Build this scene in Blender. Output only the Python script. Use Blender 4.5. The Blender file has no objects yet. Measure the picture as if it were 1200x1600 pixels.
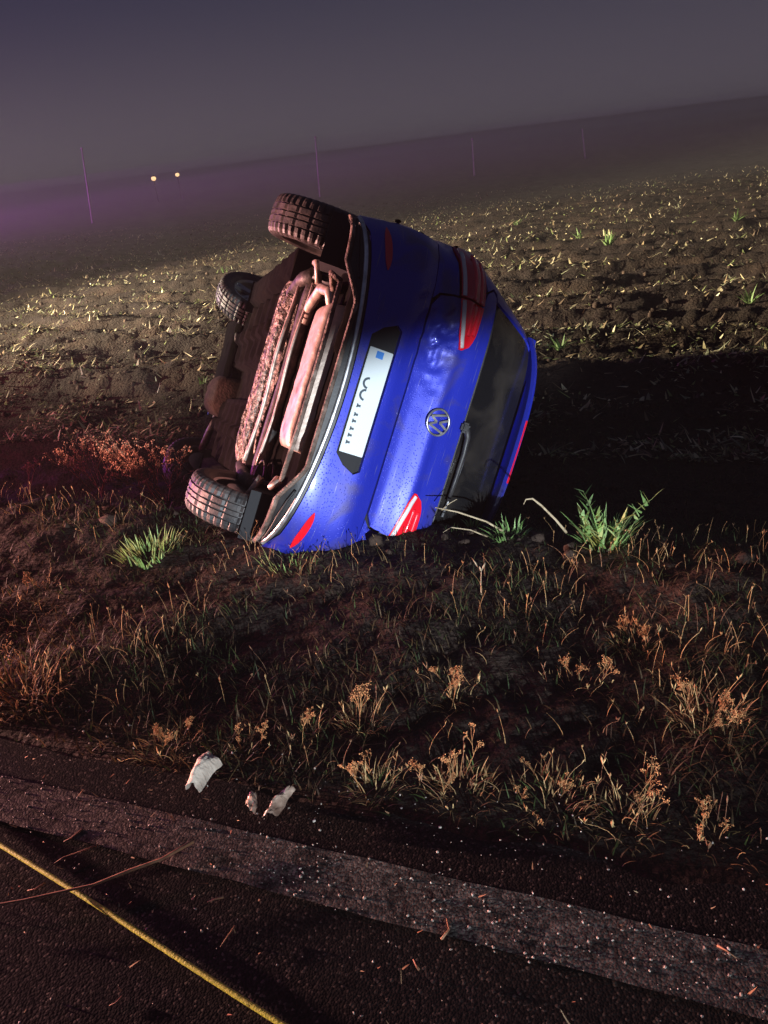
import bpy, bmesh, math, random
import numpy as np
from mathutils import Vector, Matrix
from mathutils.geometry import delaunay_2d_cdt

random.seed(7)
rng = np.random.default_rng(11)
scene = bpy.context.scene
C = scene.collection
R = math.radians

# ------------------------------------------------------------------ camera
CAM_H = 1.6
cam_d = bpy.data.cameras.new('camera')
cam = bpy.data.objects.new('camera', cam_d)
C.objects.link(cam)
scene.camera = cam
cam_d.sensor_fit = 'VERTICAL'
cam_d.sensor_height = 32.0
cam_d.lens = 24.0                     # 1200 px of focal length on a 1600 px tall picture
cam_d.clip_start = 0.05
cam_d.clip_end = 2000.0
PITCH = math.atan(556.0 / 1200.0)
ROLL = math.atan(147.0 / 1200.0)
_up = Vector((-math.sin(ROLL) * math.cos(PITCH), -math.cos(ROLL) * math.cos(PITCH), -math.sin(PITCH)))
_fw = (Vector((0, 0, 1)) - _up * _up.z).normalized()
_rt = _fw.cross(_up)
if _rt.x < 0:
    _rt = -_rt
WM = Matrix((_rt, _fw, _up))          # picture axes (x right, y down, z in) -> world
_cx = WM @ Vector((1, 0, 0)); _cy = WM @ Vector((0, -1, 0)); _cz = WM @ Vector((0, 0, -1))
cam.matrix_world = Matrix(((_cx.x, _cy.x, _cz.x, 0), (_cx.y, _cy.y, _cz.y, 0), (_cx.z, _cy.z, _cz.z, CAM_H), (0, 0, 0, 1)))

# ------------------------------------------------------------------ night sky
world = bpy.data.worlds.new('World')
scene.world = world
world.use_nodes = True
nt = world.node_tree
nt.nodes.clear()
wo = nt.nodes.new('ShaderNodeOutputWorld')
bg_sky = nt.nodes.new('ShaderNodeBackground')
sky = nt.nodes.new('ShaderNodeTexSky')
sky.sky_type = 'NISHITA'
sky.sun_disc = False
sky.sun_elevation = R(-4.0)
sky.sun_rotation = R(200.0)
sky.air_density = 1.5
sky.dust_density = 4.0
bg_sky.inputs['Strength'].default_value = 0.05
nt.links.new(sky.outputs['Color'], bg_sky.inputs['Color'])
bg_cloud = nt.nodes.new('ShaderNodeBackground')        # low cloud lit from below by towns: paler towards the horizon all round
gtc = nt.nodes.new('ShaderNodeTexCoord')
gsp = nt.nodes.new('ShaderNodeSeparateXYZ')
grp = nt.nodes.new('ShaderNodeValToRGB')
grp.color_ramp.elements[0].position = 0.0
grp.color_ramp.elements[0].color = (0.062, 0.056, 0.078, 1)
grp.color_ramp.elements[1].position = 0.24
grp.color_ramp.elements[1].color = (0.019, 0.026, 0.050, 1)
nt.links.new(gtc.outputs['Generated'], gsp.inputs[0])
nt.links.new(gsp.outputs['Z'], grp.inputs['Fac'])
nt.links.new(grp.outputs['Color'], bg_cloud.inputs['Color'])
bg_cloud.inputs['Strength'].default_value = 1.0
addw = nt.nodes.new('ShaderNodeAddShader')
nt.links.new(bg_sky.outputs[0], addw.inputs[0])
nt.links.new(bg_cloud.outputs[0], addw.inputs[1])
nt.links.new(addw.outputs[0], wo.inputs['Surface'])

def aim(o, loc, target):
    o.location = loc
    o.rotation_euler = (Vector(target) - Vector(loc)).to_track_quat('-Z', 'Y').to_euler()

moon_d = bpy.data.lights.new('moon', 'SUN')
moon_d.energy = 0.01
moon_d.angle = R(12)
moon_d.color = (0.8, 0.85, 1.0)
moon = bpy.data.objects.new('moon', moon_d)
C.objects.link(moon)
aim(moon, (0, 0, 30), (6, 14, 0))

def spot(name, loc, target, power, color, size, blend, scale=(1, 1, 1), radius=0.08):
    d = bpy.data.lights.new(name, 'SPOT')
    d.energy = power
    d.color = color
    d.spot_size = R(size)
    d.spot_blend = blend
    d.shadow_soft_size = radius
    o = bpy.data.objects.new(name, d)
    C.objects.link(o)
    aim(o, loc, target)
    o.scale = scale
    return o

# dipped headlamps of a vehicle standing on the road behind the camera (cool white, flat beam)
spot('headlamp_behind', (1.6, -6.0, 0.95), (0.10, 3.3, 0.27), 7200, (0.80, 0.90, 1.0), 24, 0.6, (1.0, 0.31, 1.0), 0.07)
# headlamps of a second vehicle off to the left (warm): they rake the verge and the car's underside
spot('headlamp_left', (-8.6, 4.4, 0.52), (0.4, 3.2, 0.35), 11500, (1.0, 0.49, 0.40), 42, 0.25, (1, 1, 1), 0.10)
# unseen lamp farther off to the left, thrown over the field
spot('field_lamp', (-18.0, 11.0, 2.6), (12.0, 15.2, -0.3), 135000, (1.0, 0.87, 0.60), 56, 1.0, (1, 0.4, 1), 0.12)
# red fill lamp added out of view for a pink wash from the left
rd = bpy.data.lights.new('red_wash_fill', 'POINT')
rd.energy = 950
rd.color = (1.0, 0.16, 0.34)
rd.shadow_soft_size = 0.12
ro = bpy.data.objects.new('red_wash_fill', rd)
C.objects.link(ro)
ro.location = (-8.2, 5.6, 1.75)
# red and blue beacon far to the left: violet on the mist
bd = bpy.data.lights.new('beacon', 'POINT')
bd.energy = 17000
bd.color = (0.80, 0.12, 1.0)
bd.shadow_soft_size = 0.15
bo = bpy.data.objects.new('beacon', bd)
C.objects.link(bo)
bo.location = (-35, 33, 2.0)

vs = scene.view_settings
vs.view_transform = 'Standard'
vs.look = 'None'
vs.exposure = 0.0
vs.gamma = 1.0
vs.use_curve_mapping = False
scene.cycles.use_denoising = True
scene.cycles.max_bounces = 6
scene.cycles.volume_bounces = 0
scene.cycles.use_adaptive_sampling = False
scene.cycles.sample_clamp_indirect = 4.0
scene.cycles.caustics_reflective = False
scene.cycles.caustics_refractive = False

# ------------------------------------------------------------------ helpers
def pix(px, py, z=0.0):
    """the ground point at height z seen at a pixel of the 1200 x 1600 photograph"""
    d = WM @ Vector(((px - 600) / 1200, (py - 800) / 1200, 1.0))
    k = (z - CAM_H) / d.z
    return Vector((d.x * k, d.y * k, z))

def tag(o, label=None, cat=None, group=None, kind=None):
    if label: o['label'] = label
    if cat: o['category'] = cat
    if group: o['group'] = group
    if kind: o['kind'] = kind
    return o

def empty(name, loc=(0, 0, 0), parent=None):
    o = bpy.data.objects.new(name, None)
    o.empty_display_size = 0.1
    C.objects.link(o)
    o.location = loc
    if parent: o.parent = parent
    return o

def mesh_np(name, verts, faces, mat, parent=None, smooth=False, cols=None, uniform=None):
    """verts (n,3); faces (m,k) array or list of tuples"""
    me = bpy.data.meshes.new(name)
    if isinstance(faces, np.ndarray):
        n, m, k = len(verts), len(faces), faces.shape[1]
        me.vertices.add(n); me.loops.add(m * k); me.polygons.add(m)
        me.vertices.foreach_set('co', np.ascontiguousarray(verts, dtype=np.float32).ravel())
        me.loops.foreach_set('vertex_index', faces.astype(np.int32).ravel())
        me.polygons.foreach_set('loop_start', np.arange(0, m * k, k, dtype=np.int32))
        me.update(calc_edges=True)
    else:
        me.from_pydata([tuple(v) for v in verts], [], [tuple(f) for f in faces])
        me.update()
    if smooth:
        me.polygons.foreach_set('use_smooth', np.ones(len(me.polygons), dtype=bool))
    if cols is not None:
        a = me.color_attributes.new('tint', 'FLOAT_COLOR', 'POINT')
        c4 = np.ones((len(verts), 4), dtype=np.float32)
        c4[:, :3] = cols
        a.data.foreach_set('color', c4.ravel())
    o = bpy.data.objects.new(name, me)
    C.objects.link(o)
    if isinstance(mat, (list, tuple)):
        for mm in mat: me.materials.append(mm)
    elif mat:
        me.materials.append(mat)
    if parent: o.parent = parent
    return o

def _hash(ix, iy, iz, seed):
    h = (ix.astype(np.int64) * 374761393 + iy.astype(np.int64) * 668265263 + iz.astype(np.int64) * 2147483647 + seed * 974634777) & 0xffffffff
    h = ((h ^ (h >> 13)) * 1274126177) & 0xffffffff
    h = h ^ (h >> 16)
    return (h & 0xffff) / 65535.0

def vnoise(x, y, z=None, seed=0):
    x = np.asarray(x, float); y = np.asarray(y, float)
    z = np.zeros_like(x) if z is None else np.asarray(z, float)
    ix, iy, iz = np.floor(x).astype(int), np.floor(y).astype(int), np.floor(z).astype(int)
    fx, fy, fz = x - ix, y - iy, z - iz
    fx = fx * fx * (3 - 2 * fx); fy = fy * fy * (3 - 2 * fy); fz = fz * fz * (3 - 2 * fz)
    r = 0
    for a in (0, 1):
        for b in (0, 1):
            for c in (0, 1):
                w = (fx if a else 1 - fx) * (fy if b else 1 - fy) * (fz if c else 1 - fz)
                r = r + w * _hash(ix + a, iy + b, iz + c, seed)
    return r

def fbm(x, y, z=None, oct=4, seed=0):
    s, a, t = 0, 0.5, 0
    for k in range(oct):
        f = 2.03 ** k
        s = s + a * vnoise(np.asarray(x) * f, np.asarray(y) * f, None if z is None else np.asarray(z) * f, seed + k * 17)
        t += a
        a *= 0.5
    return s / t

# ------------------------------------------------------------------ materials
def nmat(name, base=(0.5, 0.5, 0.5), rough=0.6, metal=0.0, coat=0.0, spec=0.5):
    m = bpy.data.materials.new(name)
    m.use_nodes = True
    b = m.node_tree.nodes['Principled BSDF']
    b.inputs['Base Color'].default_value = (*base, 1)
    b.inputs['Roughness'].default_value = rough
    b.inputs['Metallic'].default_value = metal
    b.inputs['Coat Weight'].default_value = coat
    b.inputs['Coat Roughness'].default_value = 0.06
    b.inputs['Specular IOR Level'].default_value = spec
    return m

def N(m, t, **kw):
    n = m.node_tree.nodes.new(t)
    for k, v in kw.items():
        if k in n.inputs: n.inputs[k].default_value = v
        else: setattr(n, k, v)
    return n

def L(m, a, b): m.node_tree.links.new(a, b)
def BS(m): return m.node_tree.nodes['Principled BSDF']

def ramp(m, src, stops):
    r = N(m, 'ShaderNodeValToRGB')
    el = r.color_ramp.elements
    while len(el) < len(stops): el.new(0.5)
    for e, (p, c) in zip(el, stops):
        e.position = p
        e.color = (*c, 1) if len(c) == 3 else c
    L(m, src, r.inputs['Fac'])
    return r

def noise_col(m, scale, stops, detail=6, rough_range=None, bump=0.0, bump_scale=None, bump_dist=0.01, coord='Object', distort=0.0):
    tc = N(m, 'ShaderNodeTexCoord')
    n = N(m, 'ShaderNodeTexNoise', Scale=scale, Detail=detail, Distortion=distort)
    L(m, tc.outputs[coord], n.inputs['Vector'])
    r = ramp(m, n.outputs['Fac'], stops)
    L(m, r.outputs['Color'], BS(m).inputs['Base Color'])
    if rough_range:
        rr = N(m, 'ShaderNodeMapRange')
        rr.inputs['To Min'].default_value, rr.inputs['To Max'].default_value = rough_range
        L(m, n.outputs['Fac'], rr.inputs['Value'])
        L(m, rr.outputs['Result'], BS(m).inputs['Roughness'])
    if bump:
        n2 = N(m, 'ShaderNodeTexNoise', Scale=bump_scale or scale * 4, Detail=8)
        L(m, tc.outputs[coord], n2.inputs['Vector'])
        bp = N(m, 'ShaderNodeBump', Strength=bump, Distance=bump_dist)
        L(m, n2.outputs['Fac'], bp.inputs['Height'])
        L(m, bp.outputs['Normal'], BS(m).inputs['Normal'])
    return m

def tint_mat(name, rough=0.7, trans=0.25, spec=0.3):
    """colour of each blade or piece from its own vertex colour, some light through the leaf"""
    m = nmat(name, rough=rough, spec=spec)
    a = N(m, 'ShaderNodeVertexColor', layer_name='tint')
    L(m, a.outputs['Color'], BS(m).inputs['Base Color'])
    if trans > 0:
        t = N(m, 'ShaderNodeBsdfTranslucent')
        L(m, a.outputs['Color'], t.inputs['Color'])
        mx = N(m, 'ShaderNodeMixShader', Fac=trans)
        L(m, BS(m).outputs[0], mx.inputs[1])
        L(m, t.outputs[0], mx.inputs[2])
        L(m, mx.outputs[0], m.node_tree.nodes['Material Output'].inputs['Surface'])
    return m

# soil of verge and field
M_soil = noise_col(nmat('soil', rough=0.95, spec=0.15), 1.3,
    [(0.25, (0.014, 0.009, 0.008)), (0.5, (0.028, 0.019, 0.015)), (0.75, (0.060, 0.038, 0.027))], detail=10, bump=1.0, bump_scale=34, bump_dist=0.03)
M_clod = noise_col(nmat('clod_earth', rough=0.95, spec=0.15), 9,
    [(0.3, (0.025, 0.017, 0.014)), (0.6, (0.055, 0.036, 0.027)), (0.8, (0.10, 0.065, 0.045))], bump=0.8, bump_scale=60, bump_dist=0.01)

# chip-sealed road
def chip_road(name, paint):
    m = nmat(name, rough=0.9, spec=0.05)
    tc = N(m, 'ShaderNodeTexCoord')
    v = N(m, 'ShaderNodeTexVoronoi', Scale=170.0, Randomness=1.0)
    L(m, tc.outputs['Object'], v.inputs['Vector'])
    n = N(m, 'ShaderNodeTexNoise', Scale=9.0, Detail=8)
    L(m, tc.outputs['Object'], n.inputs['Vector'])
    sep = N(m, 'ShaderNodeSeparateColor')
    L(m, v.outputs['Color'], sep.inputs[0])
    stones = ramp(m, sep.outputs[0], [(0.0, (0.010, 0.0095, 0.010)), (0.55, (0.017, 0.016, 0.016)), (0.9, (0.030, 0.027, 0.025)), (1.0, (0.12, 0.105, 0.09))])
    colour = stones.outputs['Color']
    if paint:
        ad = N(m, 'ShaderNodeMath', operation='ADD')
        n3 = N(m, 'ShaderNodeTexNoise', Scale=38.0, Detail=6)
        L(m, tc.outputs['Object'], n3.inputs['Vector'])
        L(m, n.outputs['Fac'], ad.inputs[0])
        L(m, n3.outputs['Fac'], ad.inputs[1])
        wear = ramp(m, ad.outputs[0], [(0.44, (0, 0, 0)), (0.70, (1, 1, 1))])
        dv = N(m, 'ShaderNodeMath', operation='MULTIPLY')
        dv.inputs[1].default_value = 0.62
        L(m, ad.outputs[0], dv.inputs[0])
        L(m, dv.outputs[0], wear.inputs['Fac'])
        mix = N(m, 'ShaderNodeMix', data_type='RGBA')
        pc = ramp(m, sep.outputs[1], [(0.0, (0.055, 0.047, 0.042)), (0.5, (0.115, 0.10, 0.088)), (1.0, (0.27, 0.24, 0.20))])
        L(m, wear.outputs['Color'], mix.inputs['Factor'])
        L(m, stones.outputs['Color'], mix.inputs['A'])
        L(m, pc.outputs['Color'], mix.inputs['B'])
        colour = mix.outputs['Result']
    L(m, colour, BS(m).inputs['Base Color'])
    inv = N(m, 'ShaderNodeMath', operation='SUBTRACT')
    inv.inputs[0].default_value = 1.0
    L(m, v.outputs['Distance'], inv.inputs[1])
    bp = N(m, 'ShaderNodeBump', Strength=0.28, Distance=0.004)
    L(m, inv.outputs[0], bp.inputs['Height'])
    bp2 = N(m, 'ShaderNodeBump', Strength=0.06, Distance=0.02)
    L(m, n.outputs['Fac'], bp2.inputs['Height'])
    L(m, bp2.outputs['Normal'], bp.inputs['Normal'])
    L(m, bp.outputs['Normal'], BS(m).inputs['Normal'])
    return m
M_road = chip_road('chip_seal_road', False)
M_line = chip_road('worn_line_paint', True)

M_blade = tint_mat('grass_blade', 0.65, 0.3)
M_dry = tint_mat('dry_plant', 0.8, 0.2)
M_chip = tint_mat('crop_residue', 0.8, 0.1)
M_stone = tint_mat('stone_chip', 0.6, 0.0, 0.5)

# ------------------------------------------------------------------ terrain
# d = distance from the camera side of the road across to the field, e = along the road
ND = Vector((0.392, 0.920)).normalized()
ED = Vector((ND.y, -ND.x))
def de(x, y): return ND.x * x + ND.y * y, ED.x * x + ED.y * y
_dk = np.array([-30, 1.30, 1.46, 2.2, 2.80, 3.22, 3.62, 4.1, 4.9, 5.7, 6.5, 8.0, 14, 40, 90, 220, 500])
_zk = np.array([-.02, -.02, -.03, -.045, -.005, -.035, -.34, -.58, -.62, -.50, -.30, -.22, -.16, -.10, 0.3, 2.0, 7.0])
def _smooth_prof():
    dd = np.linspace(-30, 500, 26501)
    zz = np.interp(dd, _dk, _zk)
    k = np.ones(21) / 21
    return dd, np.convolve(np.pad(zz, 10, mode='edge'), k, 'valid')
_PD, _PZ = _smooth_prof()

def ground_z(x, y, rough=True):
    x = np.asarray(x, float); y = np.asarray(y, float)
    d = ND.x * x + ND.y * y
    e = ED.x * x + ED.y * y
    z = np.interp(d, _PD, _PZ)
    if rough:
        verge = np.clip((d - 1.45) / 0.4, 0, 1) * np.clip((6.6 - d) / 0.8, 0, 1)
        field = np.clip((d - 5.8) / 0.8, 0, 1)
        near = np.clip((60 - d) / 40, 0, 1)
        z = z + verge * ((fbm(x * 1.6, y * 1.6, oct=3, seed=3) - 0.5) * 0.12 + (fbm(x * 11, y * 11, oct=3, seed=5) - 0.5) * 0.05)
        wob = (fbm(x * 0.5, y * 0.5, oct=3, seed=9) - 0.5) * 1.4
        rid = np.abs(np.mod((d + wob) / 0.95, 1.0) - 0.5) * 2
        z = z + field * near * ((rid - 0.5) * 0.11 + (fbm(x * 0.9, y * 0.9, oct=3, seed=21) - 0.5) * 0.11
                                + (np.abs(fbm(x * 4.5, y * 4.5, oct=4, seed=33) - 0.5)) * 0.12 + (fbm(x * 15, y * 15, oct=2, seed=41) - 0.5) * 0.06)
        far = np.clip((d - 60) / 60, 0, 1)
        z = z + far * (fbm(x * 0.012, y * 0.012, oct=3, seed=55) - 0.5) * 1.6
    return z

def build_ground():
    ys = np.concatenate([[-30, -12, -5, -2, -0.5, 0.2], 0.45 * 1.0112 ** np.arange(0, 630)])
    us = np.linspace(-1.35, 1.35, 520)
    us = us * (0.75 + 0.25 * np.abs(us))
    Y, U = np.meshgrid(ys, us, indexing='ij')
    X = (np.maximum(Y, 0) + 2.6) * U
    X[:6] = X[:6] * 6
    Z = ground_z(X, Y)
    V = np.stack([X, Y, Z], -1).reshape(-1, 3)
    nr, nc = Y.shape
    i = (np.arange(nr - 1)[:, None] * nc + np.arange(nc - 1)[None]).ravel()
    F = np.stack([i, i + 1, i + nc + 1, i + nc], 1)
    o = mesh_np('ground', V, F, M_soil, smooth=True)
    tag(o, 'dark bare earth of the verge, ditch and ploughed field', None, None, 'structure')
build_ground()

def strip_sheet(name, d0, d1, e0, e1, z, mat, ragged0=0.0, ragged1=0.0, ne=420, nd=14, label=None, curve=0.0):
    e = np.linspace(e0, e1, ne)
    t = np.linspace(0, 1, nd)
    E_, T = np.meshgrid(e, t, indexing='ij')
    lo = d0 + ragged0 * (fbm(E_ * 5, E_ * 0 + 3, oct=5, seed=71) - 0.5) * 2
    hi = d1 + ragged1 * (fbm(E_ * 5, E_ * 0 + 9, oct=5, seed=72) - 0.5) * 2
    D = lo + (hi - lo) * T
    X = ND.x * D + ED.x * E_; Y = ND.y * D + ED.y * E_
    Z = np.full_like(X, z)
    Z[:, -1] -= 0.02 if ragged1 > 0.02 else 0
    V = np.stack([X, Y, Z], -1).reshape(-1, 3)
    i = (np.arange(ne - 1)[:, None] * nd + np.arange(nd - 1)[None]).ravel()
    F = np.stack([i, i + nd, i + nd + 1, i + 1], 1)
    o = mesh_np(name, V, F, mat)
    tag(o, label, None, None, 'structure')
    return o
strip_sheet('road', -7.0, 1.385, -40, 40, 0.0, M_road, 0, 0.045, ne=1600, label='dark chip sealed tar road along the verge')
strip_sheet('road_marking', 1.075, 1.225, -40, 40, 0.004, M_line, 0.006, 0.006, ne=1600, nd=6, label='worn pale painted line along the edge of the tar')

def gz(x, y): return float(ground_z(np.array([x]), np.array([y]))[0])

# ------------------------------------------------------------------ the car
# car frame: x to its right, y forward from the rear bumper, z up from the road it once stood on
car = empty('crashed_car')
tag(car, 'blue hatchback lying on its right side in the ditch, underside to the left', 'car')
_cX = Vector((-0.407, -0.329, -0.852)); _cY = Vector((-0.287, 0.932, -0.223))
_cX.normalize(); _cY = (_cY - _cX * _cX.dot(_cY)).normalized(); _cZ = _cX.cross(_cY)
_cO = Vector((-0.462, 3.217, -0.719 + CAM_H))
car.matrix_world = Matrix(((_cX.x, _cY.x, _cZ.x, _cO.x), (_cX.y, _cY.y, _cZ.y, _cO.y), (_cX.z, _cY.z, _cZ.z, _cO.z), (0, 0, 0, 1)))

def car_paint():
    m = nmat('blue_paint', (0.018, 0.030, 0.40), 0.34, 0.25, 0.5)
    tc = N(m, 'ShaderNodeTexCoord')
    n = N(m, 'ShaderNodeTexNoise', Scale=5.0, Detail=9, Distortion=0.6)
    L(m, tc.outputs['Object'], n.inputs['Vector'])
    dirt = ramp(m, n.outputs['Fac'], [(0.54, (0, 0, 0)), (0.68, (1, 1, 1))])
    mix = N(m, 'ShaderNodeMix', data_type='RGBA')
    k = N(m, 'ShaderNodeMath', operation='MULTIPLY')
    k.inputs[1].default_value = 0.55
    L(m, dirt.outputs['Color'], k.inputs[0])
    L(m, k.outputs[0], mix.inputs['Factor'])
    mix.inputs['A'].default_value = (0.018, 0.030, 0.40, 1)
    mix.inputs['B'].default_value = (0.075, 0.060, 0.070, 1)
    L(m, mix.outputs['Result'], BS(m).inputs['Base Color'])
    rr = N(m, 'ShaderNodeMapRange')
    rr.inputs['To Min'].default_value, rr.inputs['To Max'].default_value = 0.28, 0.55
    L(m, n.outputs['Fac'], rr.inputs['Value'])
    L(m, rr.outputs['Result'], BS(m).inputs['Roughness'])
    # long scrapes along the panels
    mp = N(m, 'ShaderNodeMapping')
    mp.inputs['Rotation'].default_value = (0, 0.5, 0)
    mp.inputs['Scale'].default_value = (2.2, 2.0, 60.0)
    L(m, tc.outputs['Object'], mp.inputs['Vector'])
    ns = N(m, 'ShaderNodeTexNoise', Scale=2.4, Detail=5)
    L(m, mp.outputs['Vector'], ns.inputs['Vector'])
    sc = ramp(m, ns.outputs['Fac'], [(0.66, (0, 0, 0)), (0.71, (0.55, 0.55, 0.55))])
    mix2 = N(m, 'ShaderNodeMix', data_type='RGBA')
    L(m, sc.outputs['Color'], mix2.inputs['Factor'])
    L(m, mix.outputs['Result'], mix2.inputs['A'])
    mix2.inputs['B'].default_value = (0.22, 0.21, 0.26, 1)
    L(m, mix2.outputs['Result'], BS(m).inputs['Base Color'])
    # dew drops and grit
    v = N(m, 'ShaderNodeTexVoronoi', Scale=100.0)
    L(m, tc.outputs['Object'], v.inputs['Vector'])
    dr = ramp(m, v.outputs['Distance'], [(0.12, (1, 1, 1)), (0.30, (0, 0, 0))])
    bp = N(m, 'ShaderNodeBump', Strength=0.30, Distance=0.004)
    L(m, dr.outputs['Color'], bp.inputs['Height'])
    L(m, bp.outputs['Normal'], BS(m).inputs['Normal'])
    return m
M_paint = car_paint()
M_black = noise_col(nmat('black_plastic', rough=0.5), 14, [(0.35, (0.010, 0.010, 0.011)), (0.7, (0.030, 0.026, 0.026))], rough_range=(0.35, 0.65), bump=0.2, bump_scale=120, bump_dist=0.002)
M_shell = nmat('inner_body', (0.008, 0.008, 0.010), 0.8)
M_chrome = noise_col(nmat('satin_silver', (0.7, 0.7, 0.72), 0.3, 0.9), 18, [(0.35, (0.42, 0.41, 0.41)), (0.65, (0.75, 0.75, 0.77))], rough_range=(0.25, 0.5))
M_glass = noise_col(nmat('muddy_window_glass', rough=0.1, coat=0.5), 4.5, [(0.42, (0.008, 0.008, 0.009)), (0.64, (0.026, 0.022, 0.019)), (0.80, (0.055, 0.045, 0.037))], detail=9, rough_range=(0.06, 0.5), bump=0.25, bump_scale=50, bump_dist=0.003, distort=0.8)
M_mud = noise_col(nmat('muddy_underbody', rough=0.8, spec=0.4), 12, [(0.30, (0.035, 0.024, 0.020)), (0.52, (0.13, 0.085, 0.065)), (0.72, (0.36, 0.27, 0.22))], detail=10, rough_range=(0.9, 0.4), bump=1.0, bump_scale=26, bump_dist=0.03)
M_wetmud = noise_col(nmat('wet_mud', rough=0.4, spec=0.6), 30, [(0.40, (0.020, 0.014, 0.012)), (0.52, (0.15, 0.10, 0.08)), (0.66, (0.50, 0.38, 0.31))], detail=8, rough_range=(0.7, 0.25), bump=0.9, bump_scale=40, bump_dist=0.03)
M_tray = noise_col(nmat('black_undertray', rough=1.0, spec=0.04), 10, [(0.4, (0.0025, 0.002, 0.002)), (0.7, (0.006, 0.005, 0.0045))], bump=0.4, bump_scale=40, bump_dist=0.006)
M_dark_metal = noise_col(nmat('dark_metal', rough=0.55, metal=0.3), 20, [(0.35, (0.020, 0.017, 0.017)), (0.7, (0.10, 0.08, 0.07))], bump=0.5, bump_scale=60, bump_dist=0.006)
M_steel = noise_col(nmat('dull_steel', rough=0.42, metal=0.55), 9, [(0.3, (0.30, 0.21, 0.17)), (0.5, (0.60, 0.48, 0.40)), (0.8, (0.32, 0.21, 0.17))], detail=9, rough_range=(0.35, 0.6), bump=0.35, bump_scale=30, bump_dist=0.008)
M_tyre = noise_col(nmat('tyre_rubber', rough=0.55), 16, [(0.35, (0.016, 0.015, 0.016)), (0.60, (0.050, 0.040, 0.037)), (0.8, (0.13, 0.10, 0.085))], rough_range=(0.35, 0.7), bump=0.4, bump_scale=90, bump_dist=0.004)
M_rim = nmat('alloy_rim', (0.35, 0.35, 0.36), 0.35, 0.9)
M_red = nmat('red_lens', (0.72, 0.008, 0.02), 0.18, 0.0, 1.0)
M_reddark = nmat('dark_red_lens', (0.58, 0.010, 0.022), 0.15, 0.0, 1.0)
M_redglow = nmat('red_light_guide', (0.9, 0.02, 0.04), 0.3, 0.0, 1.0)
M_clear = nmat('clear_lens', (0.62, 0.58, 0.58), 0.2, 0.0, 1.0)
M_plate = nmat('plate_white', (0.58, 0.63, 0.64), 0.35, 0.0, 0.3)
M_ink = nmat('plate_ink', (0.012, 0.03, 0.045), 0.5)
M_flag = nmat('blue_sticker', (0.03, 0.20, 0.62), 0.4)

_zk2 = np.array([0.18, 0.22, 0.27, 0.34, 0.42, 0.50, 0.58, 0.62, 0.66, 0.70, 0.74, 0.82, 0.875, 0.89, 0.92, 0.98, 1.04, 1.08, 1.20, 1.32, 1.42, 1.46, 1.49, 1.51])
_yr = np.array([0.16, 0.10, 0.045, 0.012, 0.00, 0.00, 0.00, 0.006, 0.035, 0.058, 0.064, 0.056, 0.046, 0.050, 0.068, 0.088, 0.115, 0.140, 0.205, 0.265, 0.33, 0.46, 0.72, 1.05])
_wh = np.array([0.74, 0.78, 0.815, 0.84, 0.855, 0.863, 0.868, 0.870, 0.872, 0.874, 0.875, 0.875, 0.872, 0.870, 0.866, 0.855, 0.838, 0.825, 0.775, 0.718, 0.655, 0.595, 0.45, 0.20])
_yf = np.array([3.88, 3.93, 3.98, 4.02, 4.04, 4.05, 4.03, 4.01, 3.99, 3.97, 3.94, 3.86, 3.74, 3.70, 3.58, 3.30, 2.98, 2.88, 2.62, 2.40, 2.22, 2.10, 1.90, 1.60])
def _pf(a):
    zz = np.linspace(0.18, 1.51, 1331)
    v = np.interp(zz, _zk2, a)
    k = np.hanning(17); k /= k.sum()
    w = np.convolve(np.pad(v, 8, mode='edge'), k, 'valid')
    return lambda z: float(np.interp(z, zz, w))
YR, WH, YF = _pf(_yr), _pf(_wh), _pf(_yf)
NE, NF = 5.0, 3.0

def S(t, z, off=0.0):
    """point of the body: |t| 0..1 rear face to side, 1..2 along the side, 2..3 side to nose; sign of t is left or right"""
    s = 1 if t >= 0 else -1
    a = abs(t)
    w, y0, y1 = WH(z), YR(z), YF(z)
    Lr = min(0.78, (y1 - y0) * 0.42)
    Lf = min(1.2, (y1 - y0) * 0.42)
    if a <= 1:
        x = w * a
        y = y0 + Lr * (1 - max(0.0, 1 - a ** NE) ** (1 / NE))
        if a > 0.86:      # even steps round the corner
            q = (a - 0.86) / 0.14
            th0 = math.acos(min(1, (1 - 0.86 ** NE) ** (1 / NE)) ** (NE / 2)) if False else 0
            f0 = (1 - 0.86 ** NE) ** (1 / NE)
            f = f0 * (1 - q)
            x = w * max(0.0, 1 - f ** NE) ** (1 / NE)
            y = y0 + Lr * (1 - f)
    elif a <= 2:
        x = w
        y = y0 + Lr + (y1 - Lf - y0 - Lr) * (a - 1)
    else:
        q = a - 2
        # from side to nose centre
        if q < 0.5:
            f = q / 0.5 * 0.72
            x = w * (1 - f ** NF) ** (1 / NF)
            y = y1 - Lf + Lf * f
        else:
            x0 = (1 - 0.72 ** NF) ** (1 / NF)
            xx = x0 * (1 - (q - 0.5) / 0.5)
            x = w * xx
            y = y1 - Lf + Lf * max(0.0, 1 - xx ** NF) ** (1 / NF)
    return Vector((s * x, y, z))

def dent(p):
    # creased dent on the left half of the tailgate and a shallow one in the bumper
    g = math.exp(-(((p.x + 0.40) / 0.20) ** 2 + ((p.z - 0.79) / 0.08) ** 2)) if p.y < 0.4 else 0
    g2 = math.exp(-(((p.x + 0.55) / 0.16) ** 2 + ((p.z - 0.60) / 0.07) ** 2)) if p.y < 0.4 else 0
    if g + g2 < 0.02: return 0.0
    n = float(fbm(np.array([p.x * 30.0]), np.array([p.z * 34.0]), oct=3, seed=91)[0]) - 0.5
    return g * (0.010 + n * 0.048) + g2 * (0.008 + n * 0.014)

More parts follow.
